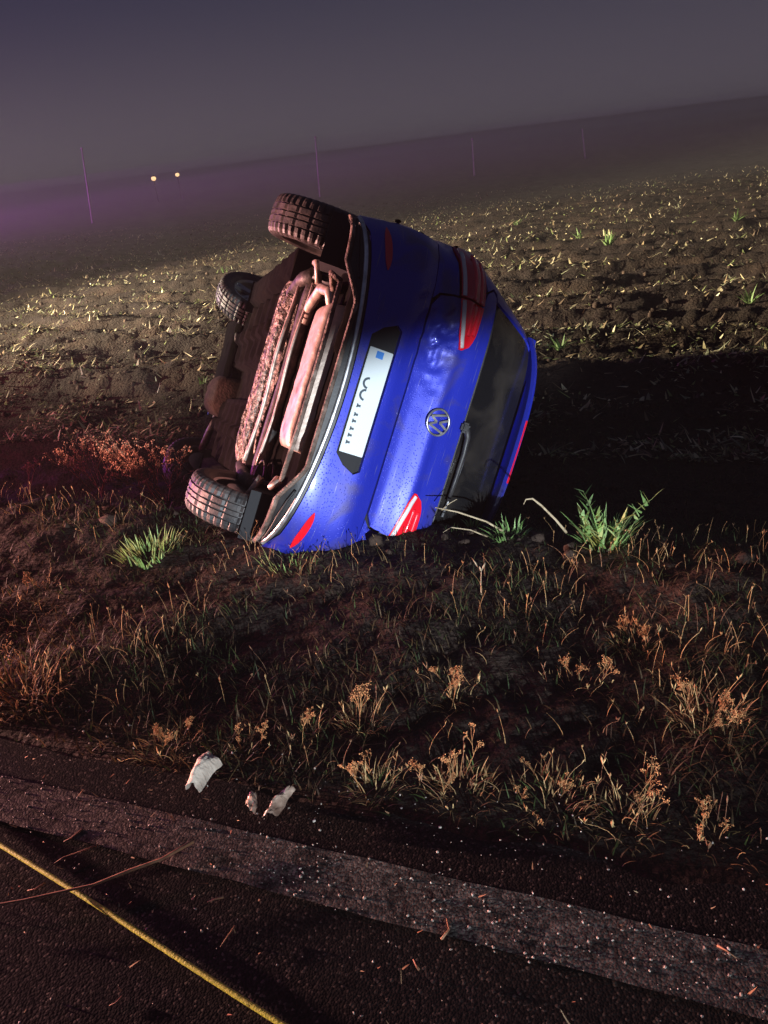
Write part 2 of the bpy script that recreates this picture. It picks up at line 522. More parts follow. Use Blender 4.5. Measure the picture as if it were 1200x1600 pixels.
def SN(t, z):
    e = 0.004
    zl, zh = max(0.181, z - e), min(1.509, z + e)
    a = S(t + e, z) - S(t - e, z)
    b = S(t, zh) - S(t, zl)
    n = a.cross(b)
    if n.length < 1e-12: return Vector((0, 0, 1))
    n.normalize()
    c = S(t, z) - Vector((0, 2.0, z - 0.3))
    if n.dot(c) < 0: n = -n
    return n

def in_poly(x, y, poly):
    ins = False
    j = len(poly) - 1
    for i in range(len(poly)):
        xi, yi = poly[i]; xj, yj = poly[j]
        if (yi > y) != (yj > y) and x < (xj - xi) * (y - yi) / (yj - yi) + xi: ins = not ins
        j = i
    return ins

def densify(poly, step, sx):
    out = []
    for i in range(len(poly)):
        a, b = poly[i], poly[(i + 1) % len(poly)]
        ln = math.hypot((b[0] - a[0]) * sx, b[1] - a[1])
        n = max(1, int(ln / step))
        for k in range(n):
            out.append((a[0] + (b[0] - a[0]) * k / n, a[1] + (b[1] - a[1]) * k / n))
    return out

def arch_cut(t, z):
    p = S(t, z)
    if abs(p.x) < WH(z) * 0.80: return None
    for yc in (0.72, 3.26):
        r = math.hypot(p.y - yc, p.z - 0.30)
        if r < 0.37: return yc
    return None

def panel(name, poly, mat, parent, off=0.0, depth=0.014, holes=(), step=0.035, arches=False, dents=True, sx=0.85):
    """a sheet of the body surface cut to a polygon in (t, z), with a turned-in edge"""
    outer = densify(poly, step, sx)
    hs = [densify(h, step, sx) for h in holes]
    pts = list(outer)
    edges = [(i, (i + 1) % len(outer)) for i in range(len(outer))]
    for h in hs:
        b = len(pts)
        pts += h
        edges += [(b + i, b + (i + 1) % len(h)) for i in range(len(h))]
    x0 = min(p[0] for p in outer); x1 = max(p[0] for p in outer)
    y0 = min(p[1] for p in outer); y1 = max(p[1] for p in outer)
    nx = int((x1 - x0) * sx / step) + 1; ny = int((y1 - y0) / step) + 1
    for i in range(nx + 1):
        for j in range(ny + 1):
            x = x0 + (x1 - x0) * (i + 0.31) / (nx + 0.62); y = y0 + (y1 - y0) * (j + 0.27) / (ny + 0.54)
            if in_poly(x, y, outer) and not any(in_poly(x, y, h) for h in hs):
                if min(math.hypot((x - q[0]) * sx, y - q[1]) for q in pts[:len(outer) + sum(map(len, hs))]) > step * 0.4:
                    pts.append((x, y))
    vo, eo, fo, *_ = delaunay_2d_cdt([Vector((p[0] * sx, p[1])) for p in pts], edges, [], 0, 1e-6)
    uv = [(v.x / sx, v.y) for v in vo]
    faces = []
    for f in fo:
        cx = sum(uv[i][0] for i in f) / len(f); cy = sum(uv[i][1] for i in f) / len(f)
        if not in_poly(cx, cy, outer) or any(in_poly(cx, cy, h) for h in hs): continue
        if arches and all(arch_cut(*uv[i]) is not None for i in f): continue
        faces.append(list(f))
    used = sorted({i for f in faces for i in f})
    remap = {i: k for k, i in enumerate(used)}
    V, NR = [], []
    for i in used:
        t, z = uv[i]
        n = SN(t, z)
        p = S(t, z)
        if arches:
            yc = arch_cut(t, z)
            if yc is not None:
                r = math.hypot(p.y - yc, p.z - 0.30) or 1e-6
                p.y = yc + (p.y - yc) * 0.37 / r; p.z = 0.30 + (p.z - 0.30) * 0.37 / r
        d = dent(p) if dents else 0.0
        V.append(p + n * (off - d)); NR.append(n)
    F = []
    for f in faces:
        g = [remap[i] for i in f]
        a, b, c = V[g[0]], V[g[1]], V[g[2]]
        if (b - a).cross(c - a).dot(NR[g[0]]) < 0: g.reverse()
        F.append(g)
    # turned-in edge
    cnt = {}
    for f in F:
        for i in range(len(f)):
            k = (f[i], f[(i + 1) % len(f)])
            cnt[k] = cnt.get(k, 0) + 1
    bound = [k for k in cnt if (k[1], k[0]) not in cnt]
    nv = len(V)
    top = {}; low = {}
    for a, b in bound:
        for q in (a, b):
            if q not in top:
                top[q] = len(V); V.append(V[q].copy())
                low[q] = len(V); V.append(V[q] - NR[q] * depth)
    SF = [(top[b], top[a], low[a], low[b]) for a, b in bound]
    me = bpy.data.meshes.new(name)
    me.from_pydata([tuple(v) for v in V], [], F + SF)
    me.update()
    for i, pl in enumerate(me.polygons): pl.use_smooth = i < len(F)
    me.materials.append(mat)
    o = bpy.data.objects.new(name, me)
    C.objects.link(o)
    o.parent = parent
    return o

def rx(x, z):
    """polygon corner from metres across the rear face to (t, z)"""
    w = WH(z)
    a = min(abs(x) / w, 0.999)
    if a > 0.86:
        f = max(0.0, 1 - a ** NE) ** (1 / NE)
        f0 = (1 - 0.86 ** NE) ** (1 / NE)
        a = 0.86 + 0.14 * (1 - f / f0)
    return (math.copysign(a, x), z)

def sy(side, y, z):
    """polygon corner on the flank at y metres from the rear"""
    lo, hi = 0.86, 2.9
    for _ in range(40):
        m = (lo + hi) / 2
        if S(m, z).y < y: lo = m
        else: hi = m
    return (side * lo, z)

# --- shell behind the panels
def build_shell():
    ts = np.concatenate([np.linspace(0, 0.86, 12), np.linspace(0.88, 1, 6)[0:], np.linspace(1.05, 2, 18), np.linspace(2.08, 3, 10)])
    ring = list(ts) + [-t for t in reversed(ts[1:-1])]
    zs = list(np.linspace(0.345, 1.48, 32))
    V, F = [], []
    for z in zs:
        for t in ring:
            p = S(t, z); n = SN(t, z)
            V.append(p - n * 0.022)
    n = len(ring)
    for j in range(len(zs) - 1):
        for i in range(n):
            a, b = j * n + i, j * n + (i + 1) % n
            q = V[a]
            if abs(q.x) > 0.6 and any(math.hypot((V[a].y + V[b].y) / 2 - yc, q.z + 0.02 - 0.30) < 0.40 for yc in (0.72, 3.26)): continue
            F.append((a, b, b + n, a + n))
    F.append(tuple((len(zs) - 1) * n + i for i in range(n)))
    o = mesh_np('inner_shell', V, F, M_shell, car, smooth=False)
    # wheel housings
    for yc in (0.72, 3.26):
        for s in (-1, 1):
            V, F = [], []
            m = 16
            for k in range(m + 1):
                a = math.pi * (k / m) * 1.16 - 0.25
                for xx in (0.80, 0.56):
                    V.append((s * xx, yc + 0.375 * math.cos(a), 0.30 + 0.375 * math.sin(a)))
            for k in range(m): F.append((2 * k, 2 * k + 1, 2 * k + 3, 2 * k + 2))
            V.append((s * 0.56, yc, 0.30)); c = len(V) - 1
            for k in range(m): F.append((2 * k + 1, c, 2 * k + 3))
            mesh_np('wheel_housing', V, F, M_shell, car)
build_shell()

def mir(poly): return [(-t, z) for t, z in reversed(poly)]

# --- rear bumper with the number plate recess cut out
chz = lambda x: 0.392 - 0.17 * x * x                   # the silver moulding dips towards the corners
low_edge = [rx(x, chz(x) + 0.030) for x in np.linspace(0.70, -0.70, 25)]
bumper_poly = [sy(1, 0.40, 0.66), sy(1, 0.365, 0.36), rx(0.80, 0.308)] + low_edge + [rx(-0.80, 0.308), sy(-1, 0.365, 0.36), sy(-1, 0.40, 0.66)] \
    + [rx(-0.80, 0.685)] + [rx(x, 0.694) for x in np.linspace(-0.6, 0.6, 13)] + [rx(0.80, 0.685)]
recess = [rx(-0.27, 0.455), rx(0.27, 0.455), rx(0.315, 0.50), rx(0.345, 0.560), rx(0.325, 0.588), rx(-0.325, 0.588), rx(-0.345, 0.560), rx(-0.315, 0.50)]
bumper = panel('rear_bumper', bumper_poly, M_paint, car, holes=[recess], depth=0.03, step=0.028)
panel('plate_recess', [(t * 1.03, z + (0.004 if z > .5 else -0.004)) for t, z in recess], M_black, bumper, off=-0.026, depth=0.004, dents=False)

def local_box(name, size, mat, parent, mtx, bevel=0.0):
    bm = bmesh.new()
    bmesh.ops.create_cube(bm, size=1.0)
    bmesh.ops.scale(bm, vec=size, verts=bm.verts)
    if bevel: bmesh.ops.bevel(bm, geom=bm.edges[:], offset=bevel, segments=2, affect='EDGES')
    me = bpy.data.meshes.new(name)
    bm.to_mesh(me); bm.free()
    me.transform(mtx)
    me.materials.append(mat)
    o = bpy.data.objects.new(name, me)
    C.objects.link(o)
    o.parent = parent
    return o

plate = local_box('number_plate', (0.48, 0.006, 0.112), M_plate, bumper, Matrix.Translation((0.02, 0.010, 0.523)), 0.002)
tag(plate, 'white number plate with dark characters')
def plate_mark(pts, w=0.010):
    V, F = [], []
    for i, (x, z) in enumerate(pts):
        if i == 0: d = Vector((pts[1][0] - x, pts[1][1] - z))
        elif i == len(pts) - 1: d = Vector((x - pts[i - 1][0], z - pts[i - 1][1]))
        else: d = Vector((pts[i + 1][0] - pts[i - 1][0], pts[i + 1][1] - pts[i - 1][1]))
        d.normalize()
        nx, nz = -d.y * w / 2, d.x * w / 2
        V += [(x + nx, 0.0055, z + nz), (x - nx, 0.0055, z - nz), (x + nx, 0.0085, z + nz), (x - nx, 0.0085, z - nz)]
    for i in range(len(pts) - 1):
        a = 4 * i
        F += [(a, a + 1, a + 5, a + 4), (a, a + 4, a + 6, a + 2), (a + 1, a + 3, a + 7, a + 5)]
    mesh_np('plate_character', V, F, M_ink, plate)
for cx in (-0.062, -0.008):
    plate_mark([(cx + 0.022 * math.cos(a), 0.507 + 0.022 * math.sin(a)) for a in np.linspace(math.pi * 1.0, math.pi * 2.0, 9)])
for cx in (0.045, 0.085, 0.115, 0.150, 0.180, 0.212):
    plate_mark([(cx, 0.487), (cx, 0.503)])
    plate_mark([(cx - 0.009, 0.487), (cx + 0.009, 0.487)], 0.006)
local_box('sticker', (0.032, 0.004, 0.034), M_flag, plate, Matrix.Translation((-0.195, 0.0075, 0.52)), 0.001)

# --- black lower valance, its silver mouldings and the two outlet surrounds
val_top = [rx(x, chz(x) + 0.026) for x in np.linspace(-0.70, 0.70, 25)]
val_poly = [sy(-1, 0.30, 0.262)] + [rx(x, 0.268) for x in (-0.70, -0.54)] + [rx(x, 0.345) for x in (-0.38, -0.2, 0, 0.2, 0.38)] + [rx(x, 0.268) for x in (0.54, 0.70)] + [sy(1, 0.30, 0.262), rx(0.79, 0.300)] + val_top[::-1] + [rx(-0.79, 0.300)]
valance = panel('rear_valance', val_poly, M_black, car, off=-0.006, depth=0.022, dents=False, step=0.04)

def ribbon(name, path, w, proud, mat, parent, base=0.0, sides=True):
    """a raised moulding that follows a path of (t, z) over the body surface"""
    P = [S(t, z) + SN(t, z) * base for t, z in path]
    NN = [SN(t, z) for t, z in path]
    V, F = [], []
    for i, p in enumerate(P):
        d = (P[min(i + 1, len(P) - 1)] - P[max(i - 1, 0)]).normalized()
        s = NN[i].cross(d).normalized() * (w if not callable(w) else w(i / (len(P) - 1))) / 2
        o = NN[i] * proud
        V += [p - s - o * 0.8, p - s * 0.9 + o * 0.7, p - s * 0.4 + o, p + s * 0.4 + o, p + s * 0.9 + o * 0.7, p + s - o * 0.8]
    for i in range(len(P) - 1):
        for k in range(5):
            F.append((6 * i + k, 6 * i + k + 1, 6 * i + 7 + k, 6 * i + 6 + k))
    F += [(0, 1, 2, 3, 4, 5), tuple(6 * (len(P) - 1) + k for k in (5, 4, 3, 2, 1, 0))]
    return mesh_np(name, V, F, mat, parent, smooth=True)

ribbon('silver_moulding', [rx(x, chz(x) + 0.006) for x in np.linspace(-0.77, 0.77, 45)], 0.020, 0.008, M_chrome, valance)
ribbon('lower_lip', [rx(x, 0.270 + 0.082 * min(1.0, max(0.0, (0.54 - abs(x)) / 0.16))) for x in np.linspace(-0.78, 0.78, 81)], 0.022, 0.010, M_mud, valance)
for s in (-1, 1):
    pts = [(0.755, 0.287), (0.62, 0.300), (0.54, 0.315), (0.47, 0.338)]
    path = []
    for (xa, za), (xb, zb) in zip(pts[:-1], pts[1:]):
        for k in range(6): path.append(rx(s * (xa + (xb - xa) * k / 6), za + (zb - za) * k / 6))
    ribbon('outlet_surround', path, 0.010, 0.006, M_black, valance)

# --- reflectors
for s in (-1, 1):
    xs = np.linspace(0.555, 0.745, 12)
    zc = lambda x: 0.445 - 0.30 * (x - 0.55) ** 1.25
    hw = lambda x: 0.017 * max(0.05, 1 - abs((x - 0.65) / 0.098) ** 3)
    pz = [rx(s * x, zc(x) - hw(x)) for x in xs] + [rx(s * x, zc(x) + hw(x)) for x in xs[::-1]]
    panel('reflector', pz, M_red, bumper, off=0.006, depth=0.012, dents=False, step=0.02)

# --- tailgate, glass, lamps
tg = [rx(-0.50, 0.706)] + [rx(x, 0.704) for x in np.linspace(-0.3, 0.3, 7)] + [rx(0.50, 0.706), rx(0.555, 0.735), rx(0.572, 0.80), rx(0.580, 0.958), rx(0.66, 0.985), rx(0.685, 1.02), rx(0.66, 1.045)] \
    + [rx(x, 1.052) for x in np.linspace(0.6, -0.6, 13)] + [rx(-0.66, 1.045), rx(-0.685, 1.02), rx(-0.66, 0.985), rx(-0.580, 0.958), rx(-0.572, 0.80), rx(-0.555, 0.735)]
tailgate = panel('tailgate', tg, M_paint, car, depth=0.03, step=0.015)
win = [rx(-0.605, 1.060)] + [rx(x, 1.060) for x in np.linspace(-0.4, 0.4, 5)] + [rx(0.605, 1.060), rx(0.63, 1.085), rx(0.545, 1.37), rx(0.515, 1.392)] + [rx(x, 1.398) for x in np.linspace(0.4, -0.4, 5)] + [rx(-0.515, 1.392), rx(-0.545, 1.37), rx(-0.63, 1.085)]
rear_window = panel('rear_window', win, M_glass, tailgate, off=-0.004, depth=0.01, dents=False)
ribbon('window_seal', [rx(x, 1.056) for x in np.linspace(-0.61, 0.61, 30)], 0.012, 0.005, M_black, rear_window)

def lamp(s):
    z_low = lambda x: np.interp(x, [0.345, 0.40, 0.58, 0.74, 0.84], [0.886, 0.868, 0.832, 0.802, 0.79])
    z_high = lambda x: np.interp(x, [0.345, 0.38, 0.44, 0.58, 0.70, 0.84], [0.895, 0.945, 0.962, 0.968, 0.955, 0.925])
    def seg(x0, x1, n=9):
        xs = np.linspace(x0, x1, n)
        return [rx(s * x, z_low(x)) for x in xs] + [rx(s * x, z_high(x)) for x in xs[::-1]]
    root = panel('tail_lamp', seg(0.585, 0.835), M_reddark, car, off=0.006, depth=0.03, dents=False, step=0.02)
    inner = panel('inner_lens', seg(0.347, 0.575), M_red, root, off=0.006, depth=0.03, dents=False, step=0.02)
    for x0, x1 in ((0.36, 0.57), (0.59, 0.80)):
        xs = np.linspace(x0, x1, 12)
        ribbon('clear_strip', [rx(s * x, z_low(x) + 0.016) for x in xs], 0.020, 0.004, M_clear, root, base=0.007)
    for x0, x1, f in ((0.42, 0.57, 0.52), (0.59, 0.80, 0.52), (0.43, 0.57, 0.82), (0.59, 0.78, 0.82)):
        xs = np.linspace(x0, x1, 12)
        ribbon('light_guide', [rx(s * x, z_low(x) + (z_high(x) - z_low(x)) * f) for x in xs], 0.018, 0.004, M_redglow, root, base=0.007)
    tag(root, 'red tail lamp with a pale strip along its lower edge' if s < 0 else 'red tail lamp half sunk in the ditch grass')
for s in (-1, 1): lamp(s)

# emblem: ring with two chevrons
def emblem():
    ring = []
    V, F = [], []
    cz = 0.895; r0, r1 = 0.066, 0.056
    n = 36
    for k in range(n):
        a = 2 * math.pi * k / n
        for r, h in ((r0, 0.0), (r0, 0.006), ((r0 + r1) / 2, 0.009), (r1, 0.006), (r1, 0.0)):
            x = r * math.cos(a); z = cz + r * math.sin(a)
            V.append((x, YR(cz) - 0.004 - h + (z - cz) * 0.25, z))
    for k in range(n):
        for j in range(4):
            a, b = 5 * k + j, 5 * ((k + 1) % n) + j
            F.append((a, a + 1, b + 1, b))
    e = mesh_np('emblem', V, F, M_chrome, tailgate, smooth=True)
    def bar(p, q, w=0.010):
        d = Vector((q[0] - p[0], q[1] - p[1])).normalized()
        nx, nz = -d.y * w / 2, d.x * w / 2
        V = []
        for (x, z) in (p, q):
            for sgn in (1, -1):
                for h in (0, 0.007):
                    V.append((x + nx * sgn, YR(cz) - 0.003 - h + z * 0.25, cz + z + nz * sgn))
        mesh_np('emblem_bar', V, [(0, 1, 5, 4), (2, 6, 7, 3), (1, 3, 7, 5), (0, 4, 6, 2), (0, 2, 3, 1), (4, 5, 7, 6)], M_chrome, e)
    for s in (-1, 1):
        bar((s * 0.022, 0.052), (0, 0.006)); bar((s * 0.044, 0.040), (s * 0.020, -0.046)); bar((s * 0.020, -0.046), (0, -0.008))
emblem()

# wiper
def tube(name, pts, r, mat, parent, n=8, smooth=True):
    pts = [Vector(p) for p in pts]
    V, F = [], []
    for i, p in enumerate(pts):
        d = (pts[min(i + 1, len(pts) - 1)] - pts[max(i - 1, 0)]).normalized()
        u = d.cross(Vector((0.13, 0.27, 1))).normalized(); v = d.cross(u)
        rr = r(i / max(1, len(pts) - 1)) if callable(r) else r
        for k in range(n):
            a = 2 * math.pi * k / n
            V.append(p + u * math.cos(a) * rr + v * math.sin(a) * rr)
    for i in range(len(pts) - 1):
        for k in range(n):
            F.append((i * n + k, i * n + (k + 1) % n, (i + 1) * n + (k + 1) % n, (i + 1) * n + k))
    F += [tuple(range(n))[::-1], tuple((len(pts) - 1) * n + k for k in range(n))]
    return mesh_np(name, V, F, mat, parent, smooth=smooth)

def onsurf(x, z, off): 
    t, z = rx(x, z)
    return S(t, z) + SN(t, z) * off
wip = tube('wiper', [onsurf(x, z, 0.028) for x, z in ((-0.02, 1.050), (0.02, 1.075), (0.10, 1.085), (0.22, 1.083), (0.34, 1.078))], lambda q: 0.017 - 0.009 * q, M_black, tailgate)
tube('wiper_blade', [onsurf(x, z, 0.018) for x, z in ((0.03, 1.100), (0.15, 1.108), (0.30, 1.098), (0.42, 1.085))], 0.006, M_chrome, wip)
local_box('wiper_cap', (0.05, 0.03, 0.045), M_black, wip, Matrix.Translation(onsurf(-0.02, 1.045, 0.022)), 0.010)

# roof spoiler over the window
def spoiler():
    V, F = [], []
    xs = np.linspace(-0.60, 0.60, 27)
    for x in xs:
        q = abs(x) / 0.60
        tip = 0.245 + 0.15 * q ** 4
        h = -0.040 * q ** 2.4
        V += [(x, 0.42, 1.428 + h), (x, tip + 0.02, 1.424 + h), (x, tip, 1.433 + h), (x, tip + 0.01, 1.450 + h), (x, 0.42, 1.478 + h), (x, 0.72, 1.494 + h)]
    for i in range(len(xs) - 1):
        for k in range(5): F.append((6 * i + k, 6 * i + 6 + k, 6 * i + 7 + k, 6 * i + 1 + k))
    F += [(0, 1, 2, 3, 4, 5), tuple(6 * (len(xs) - 1) + k for k in (5, 4, 3, 2, 1, 0))]
    o = mesh_np('roof_spoiler', V, F, M_paint, car)
    local_box('brake_light', (0.34, 0.02, 0.010), M_reddark, o, Matrix.Translation((0, 0.253, 1.439)), 0.004)
spoiler()

# --- flanks, roof and front
roof = panel('roof', [(-2.6, 1.405)] + [(t, 1.405) for t in np.linspace(-2.2, 2.2, 9)] + [(2.6, 1.405), (2.9, 1.438), (0.0, 1.458), (-2.9, 1.438)], M_paint, car, dents=False, step=0.08, depth=0.01) if False else None
def roof_skin():
    ts = np.concatenate([np.linspace(0, 0.84, 12), np.linspace(0.88, 1, 6), np.linspace(1.1, 2, 10), np.linspace(2.08, 3, 10)])
    ring = list(ts) + [-t for t in reversed(ts[1:-1])]
    zs = [1.412, 1.43, 1.445, 1.46, 1.475, 1.485, 1.497, 1.508]
    V, F = [], []
    for z in zs:
        for t in ring: V.append(S(t, z))
    n = len(ring)
    for j in range(len(zs) - 1):
        for i in range(n): F.append((j * n + i, j * n + (i + 1) % n, (j + 1) * n + (i + 1) % n, (j + 1) * n + i))
    F.append(tuple((len(zs) - 1) * n + i for i in range(n)))
    mesh_np('roof', V, F, M_paint, car, smooth=True)
roof_skin()
for s in (-1, 1):
    q = panel('quarter_panel', [sy(s, 0.41, 0.70), sy(s, 0.40, 0.55), sy(s, 0.36, 0.36), sy(s, 0.42, 0.25), sy(s, 1.22, 0.25), sy(s, 1.32, 0.62), sy(s, 1.30, 0.97), sy(s, 0.96, 1.055), sy(s, 0.92, 1.41), rx(s * 0.525, 1.41), rx(s * 0.560, 1.37), rx(s * 0.643, 1.085), rx(s * 0.650, 1.060), rx(s * 0.685, 1.048), rx(s * 0.70, 1.02), rx(s * 0.665, 0.978), rx(s * 0.70, 0.963), rx(s * 0.842, 0.932), rx(s * 0.844, 0.785), rx(s * 0.585, 0.822), rx(s * 0.582, 0.795), rx(s * 0.565, 0.728), rx(s * 0.53, 0.700), rx(s * 0.80, 0.692)], M_paint, car, arches=True, step=0.035)
    panel('rear_door', [sy(s, 1.24, 0.25), sy(s, 2.08, 0.25), sy(s, 2.08, 0.985), sy(s, 1.32, 0.985), sy(s, 1.335, 0.62)], M_paint, car, step=0.05)
    panel('front_door', [sy(s, 2.09, 0.25), sy(s, 2.86, 0.25), sy(s, 2.95, 0.6), sy(s, 2.90, 0.985), sy(s, 2.09, 0.985)], M_paint, car, step=0.05)
    panel('front_wing', [sy(s, 2.87, 0.25), sy(s, 3.60, 0.25), (s * 2.45, 0.60), (s * 2.45, 0.80), sy(s, 2.92, 0.985), sy(s, 2.96, 0.6)], M_paint, car, arches=True, step=0.05)
    panel('side_window', [sy(s, 1.02, 1.02), sy(s, 2.06, 1.00), sy(s, 2.06, 1.395), sy(s, 0.98, 1.385)], M_glass, car, off=-0.006, dents=False, step=0.06)
    panel('side_window', [sy(s, 2.09, 1.00), sy(s, 2.72, 1.02), sy(s, 2.20, 1.395), sy(s, 2.09, 1.40)], M_glass, car, off=-0.006, dents=False, step=0.06)
    ribbon('window_moulding', [sy(s, y, 0.993) for y in np.linspace(1.0, 2.85, 24)], 0.018, 0.006, M_black, car)
panel('bonnet', [(t, 0.80) for t in np.linspace(2.46, 3.0, 6)][::-1] + [(2.42, 0.86), (2.40, 0.92), (2.36, 1.0)] + [(t, 1.02) for t in np.linspace(2.45, 3.0, 6)], M_paint, car, dents=False, step=0.05)
panel('bonnet', [(-t, 0.80) for t in np.linspace(2.46, 3.0, 6)] + [(-t, 1.02) for t in np.linspace(3.0, 2.45, 6)] + [(-2.36, 1.0), (-2.40, 0.92), (-2.42, 0.86)], M_paint, car, dents=False, step=0.05)
for s in (-1, 1):
    panel('front_bumper', [(s * 2.46, 0.25), (s * 3.0, 0.25), (s * 3.0, 0.79), (s * 2.46, 0.79)], M_paint, car, dents=False, step=0.06)
    panel('windscreen', [(s * 2.50, 1.04), (s * 3.0, 1.04), (s * 3.0, 1.41), (s * 2.40, 1.41)], M_glass, car, off=-0.004, dents=False, step=0.07)

# --- underside
def slab(name, x0, x1, y0, y1, zf, mat, nx=40, ny=60, parent=car, amp=0.012, seed=5, wall=0.06, fx=14, fy=None):
    xs = np.linspace(x0, x1, nx); ys = np.linspace(y0, y1, ny)
    Xg, Yg = np.meshgrid(xs, ys, indexing='ij')
    Zg = zf(Xg, Yg) + amp * (fbm(Xg * fx, Yg * (fy or fx), oct=3, seed=seed) - 0.5) * 2
    edge = (np.arange(nx)[:, None] % (nx - 1) == 0) | (np.arange(ny)[None] % (ny - 1) == 0)
    Zg = np.where(edge, Zg + wall, Zg)
    V = np.stack([Xg, Yg, Zg], -1).reshape(-1, 3)
    i = (np.arange(nx - 1)[:, None] * ny + np.arange(ny - 1)[None]).ravel()
    F = np.stack([i, i + 1, i + ny + 1, i + ny], 1)
    return mesh_np(name, V, F, mat, parent, smooth=True)

def floor_z(x, y):
    z = np.full_like(x, 0.262)
    z = z - 0.035 * (np.abs(np.abs(x) - 0.34) < 0.045) * (y > 1.5)             # box rails
    z = z + 0.07 * (np.abs(x) < 0.13) * (y > 0.9)                             # tunnel
    z = z - 0.02 * (np.abs(np.mod(y, 0.28) - 0.14) < 0.03) * (np.abs(x) > 0.16)
    z = z + 0.10 * np.clip((0.95 - y) / 0.3, 0, 1) * (np.abs(x) < 0.6)         # higher floor behind the axle
    return z
slab('floor_pan', -0.60, 0.60, 0.12, 3.85, floor_z, M_tray, 60, 190, amp=0.010)
for s in (-1, 1):
    slab('sill', min(s * 0.60, s * 0.80), max(s * 0.60, s * 0.80), 1.12, 2.86, lambda x, y: 0.215 + 0 * x, M_tray, 8, 60, amp=0.012)
tank = slab('fuel_tank', -0.60, 0.50, 0.93, 1.30, lambda x, y: 0.205 + 0.07 * np.clip(np.abs((y - 1.115) / 0.185), 0, 1) ** 4 + 0.04 * np.clip(np.abs((x + 0.05) / 0.55), 0, 1) ** 6 + 0.02 * np.sin(y * 60), M_wetmud, 90, 60, amp=0.022, wall=0.10, fx=4.0, fy=40)
sil = slab('silencer', -0.39, 0.33, 0.215, 0.485, lambda x, y: 0.272 + 0.06 * np.clip(np.abs((y - 0.35) / 0.137), 0, 1) ** 9 + 0.04 * np.clip(np.abs((x + 0.03) / 0.36), 0, 1) ** 16, M_steel, 60, 24, amp=0.004, wall=0.07)
ribbon_pts = [(-0.46, 0.14, 0.285), (-0.2, 0.125, 0.288), (0.2, 0.125, 0.288), (0.47, 0.14, 0.285)]
tube('bumper_bracket', ribbon_pts, 0.012, M_mud, car)
tube('exhaust_pipe', [(-0.36, 0.34, 0.33), (-0.45, 0.38, 0.30), (-0.47, 0.50, 0.28), (-0.40, 0.66, 0.28), (-0.30, 0.85, 0.31), (-0.18, 1.05, 0.33)], 0.027, M_steel, car, n=10)
tube('exhaust_hanger', [(-0.47, 0.17, 0.29), (-0.50, 0.22, 0.25), (-0.44, 0.27, 0.29)], 0.014, M_mud, car)
tube('exhaust_hanger', [(0.47, 0.17, 0.29), (0.51, 0.20, 0.26), (0.47, 0.26, 0.29)], 0.016, M_steel, car)
# twist beam rear axle
ax = tube('rear_axle', [(-0.58, 0.74, 0.29), (-0.45, 0.80, 0.29), (0, 0.82, 0.30), (0.45, 0.80, 0.29), (0.58, 0.74, 0.29)], 0.042, M_dark_metal, car, n=10)
for s in (-1, 1):
    tube('trailing_arm', [(s * 0.56, 0.70, 0.27), (s * 0.55, 0.85, 0.24), (s * 0.50, 1.10, 0.24)], lambda q: 0.045 - 0.012 * q, M_dark_metal, ax)
    coil = [(s * 0.47 + 0.045 * math.cos(a), 0.70 + 0.045 * math.sin(a), 0.26 + 0.012 * a / 1.6) for a in np.linspace(0, 22, 90)]
    tube('coil_spring', coil, 0.007, M_dark_metal, ax, n=6)
    tube('damper', [(s * 0.54, 0.60, 0.24), (s * 0.52, 0.55, 0.55)], 0.022, M_black, ax)
    tube('arm_bracket', [(s * 0.50, 0.56, 0.27), (s * 0.60, 0.58, 0.24), (s * 0.62, 0.70, 0.25)], 0.018, M_steel, ax)
for y, z, r in ((0.70, 0.262, 0.008), (0.735, 0.268, 0.006), (0.885, 0.225, 0.010)):
    tube('brake_line', [(x, y + 0.012 * math.sin(x * 5), z + 0.008 * math.sin(x * 9)) for x in np.linspace(-0.52, 0.46, 16)], r, M_steel, ax, n=6)
# engine bay things at the front end
sump = slab('engine_sump', -0.05, 0.30, 2.95, 3.45, lambda x, y: 0.13 + 0.08 * np.clip(np.abs((x - 0.12) / 0.17), 0, 1) ** 4 + 0.08 * np.clip(np.abs((y - 3.2) / 0.25), 0, 1) ** 4, M_clod, 24, 24, amp=0.018, wall=0.15)
slab('engine_tray', -0.55, 0.0, 3.05, 3.75, lambda x, y: 0.205 + 0.03 * x, M_tray, 20, 24, amp=0.01, wall=0.04)
tube('front_axle', [(-0.6, 3.24, 0.28), (-0.2, 3.22, 0.25), (0.2, 3.22, 0.25), (0.6, 3.24, 0.28)], 0.03, M_dark_metal, car)
for s in (-1, 1):
    tube('wishbone', [(s * 0.60, 3.26, 0.22), (s * 0.42, 3.14, 0.23), (s * 0.34, 3.0, 0.23)], 0.03, M_dark_metal, car)

# --- wheels
def tyre_mesh():
    prof = [(-0.070, 0.205), (-0.092, 0.235), (-0.100, 0.262), (-0.099, 0.285), (-0.090, 0.302), (-0.074, 0.311), (-0.052, 0.315), (-0.050, 0.306), (-0.044, 0.306), (-0.042, 0.317), (-0.018, 0.318), (-0.016, 0.308), (-0.010, 0.308), (-0.008, 0.318)]
    prof = prof + [(-x, r) for x, r in reversed(prof)]
    n = 144
    V, F = [], []
    for k in range(n):
        a = 2 * math.pi * k / n
        cut = (k % 3 == 0)
        for i, (x, r) in enumerate(prof):
            rr = r
            sk = 0
            if cut and (3 <= min(i, len(prof) - 1 - i) <= 6): rr -= 0.010
            if k % 6 == 0 and i in (9, 10, 13, 14, 17, 18): rr -= 0.006
            aa = a + sk
            V.append((x, rr * math.cos(aa), rr * math.sin(aa)))
    m = len(prof)
    for k in range(n):
        for i in range(m - 1):
            F.append((k * m + i, k * m + i + 1, ((k + 1) % n) * m + i + 1, ((k + 1) % n) * m + i))
    return V, F
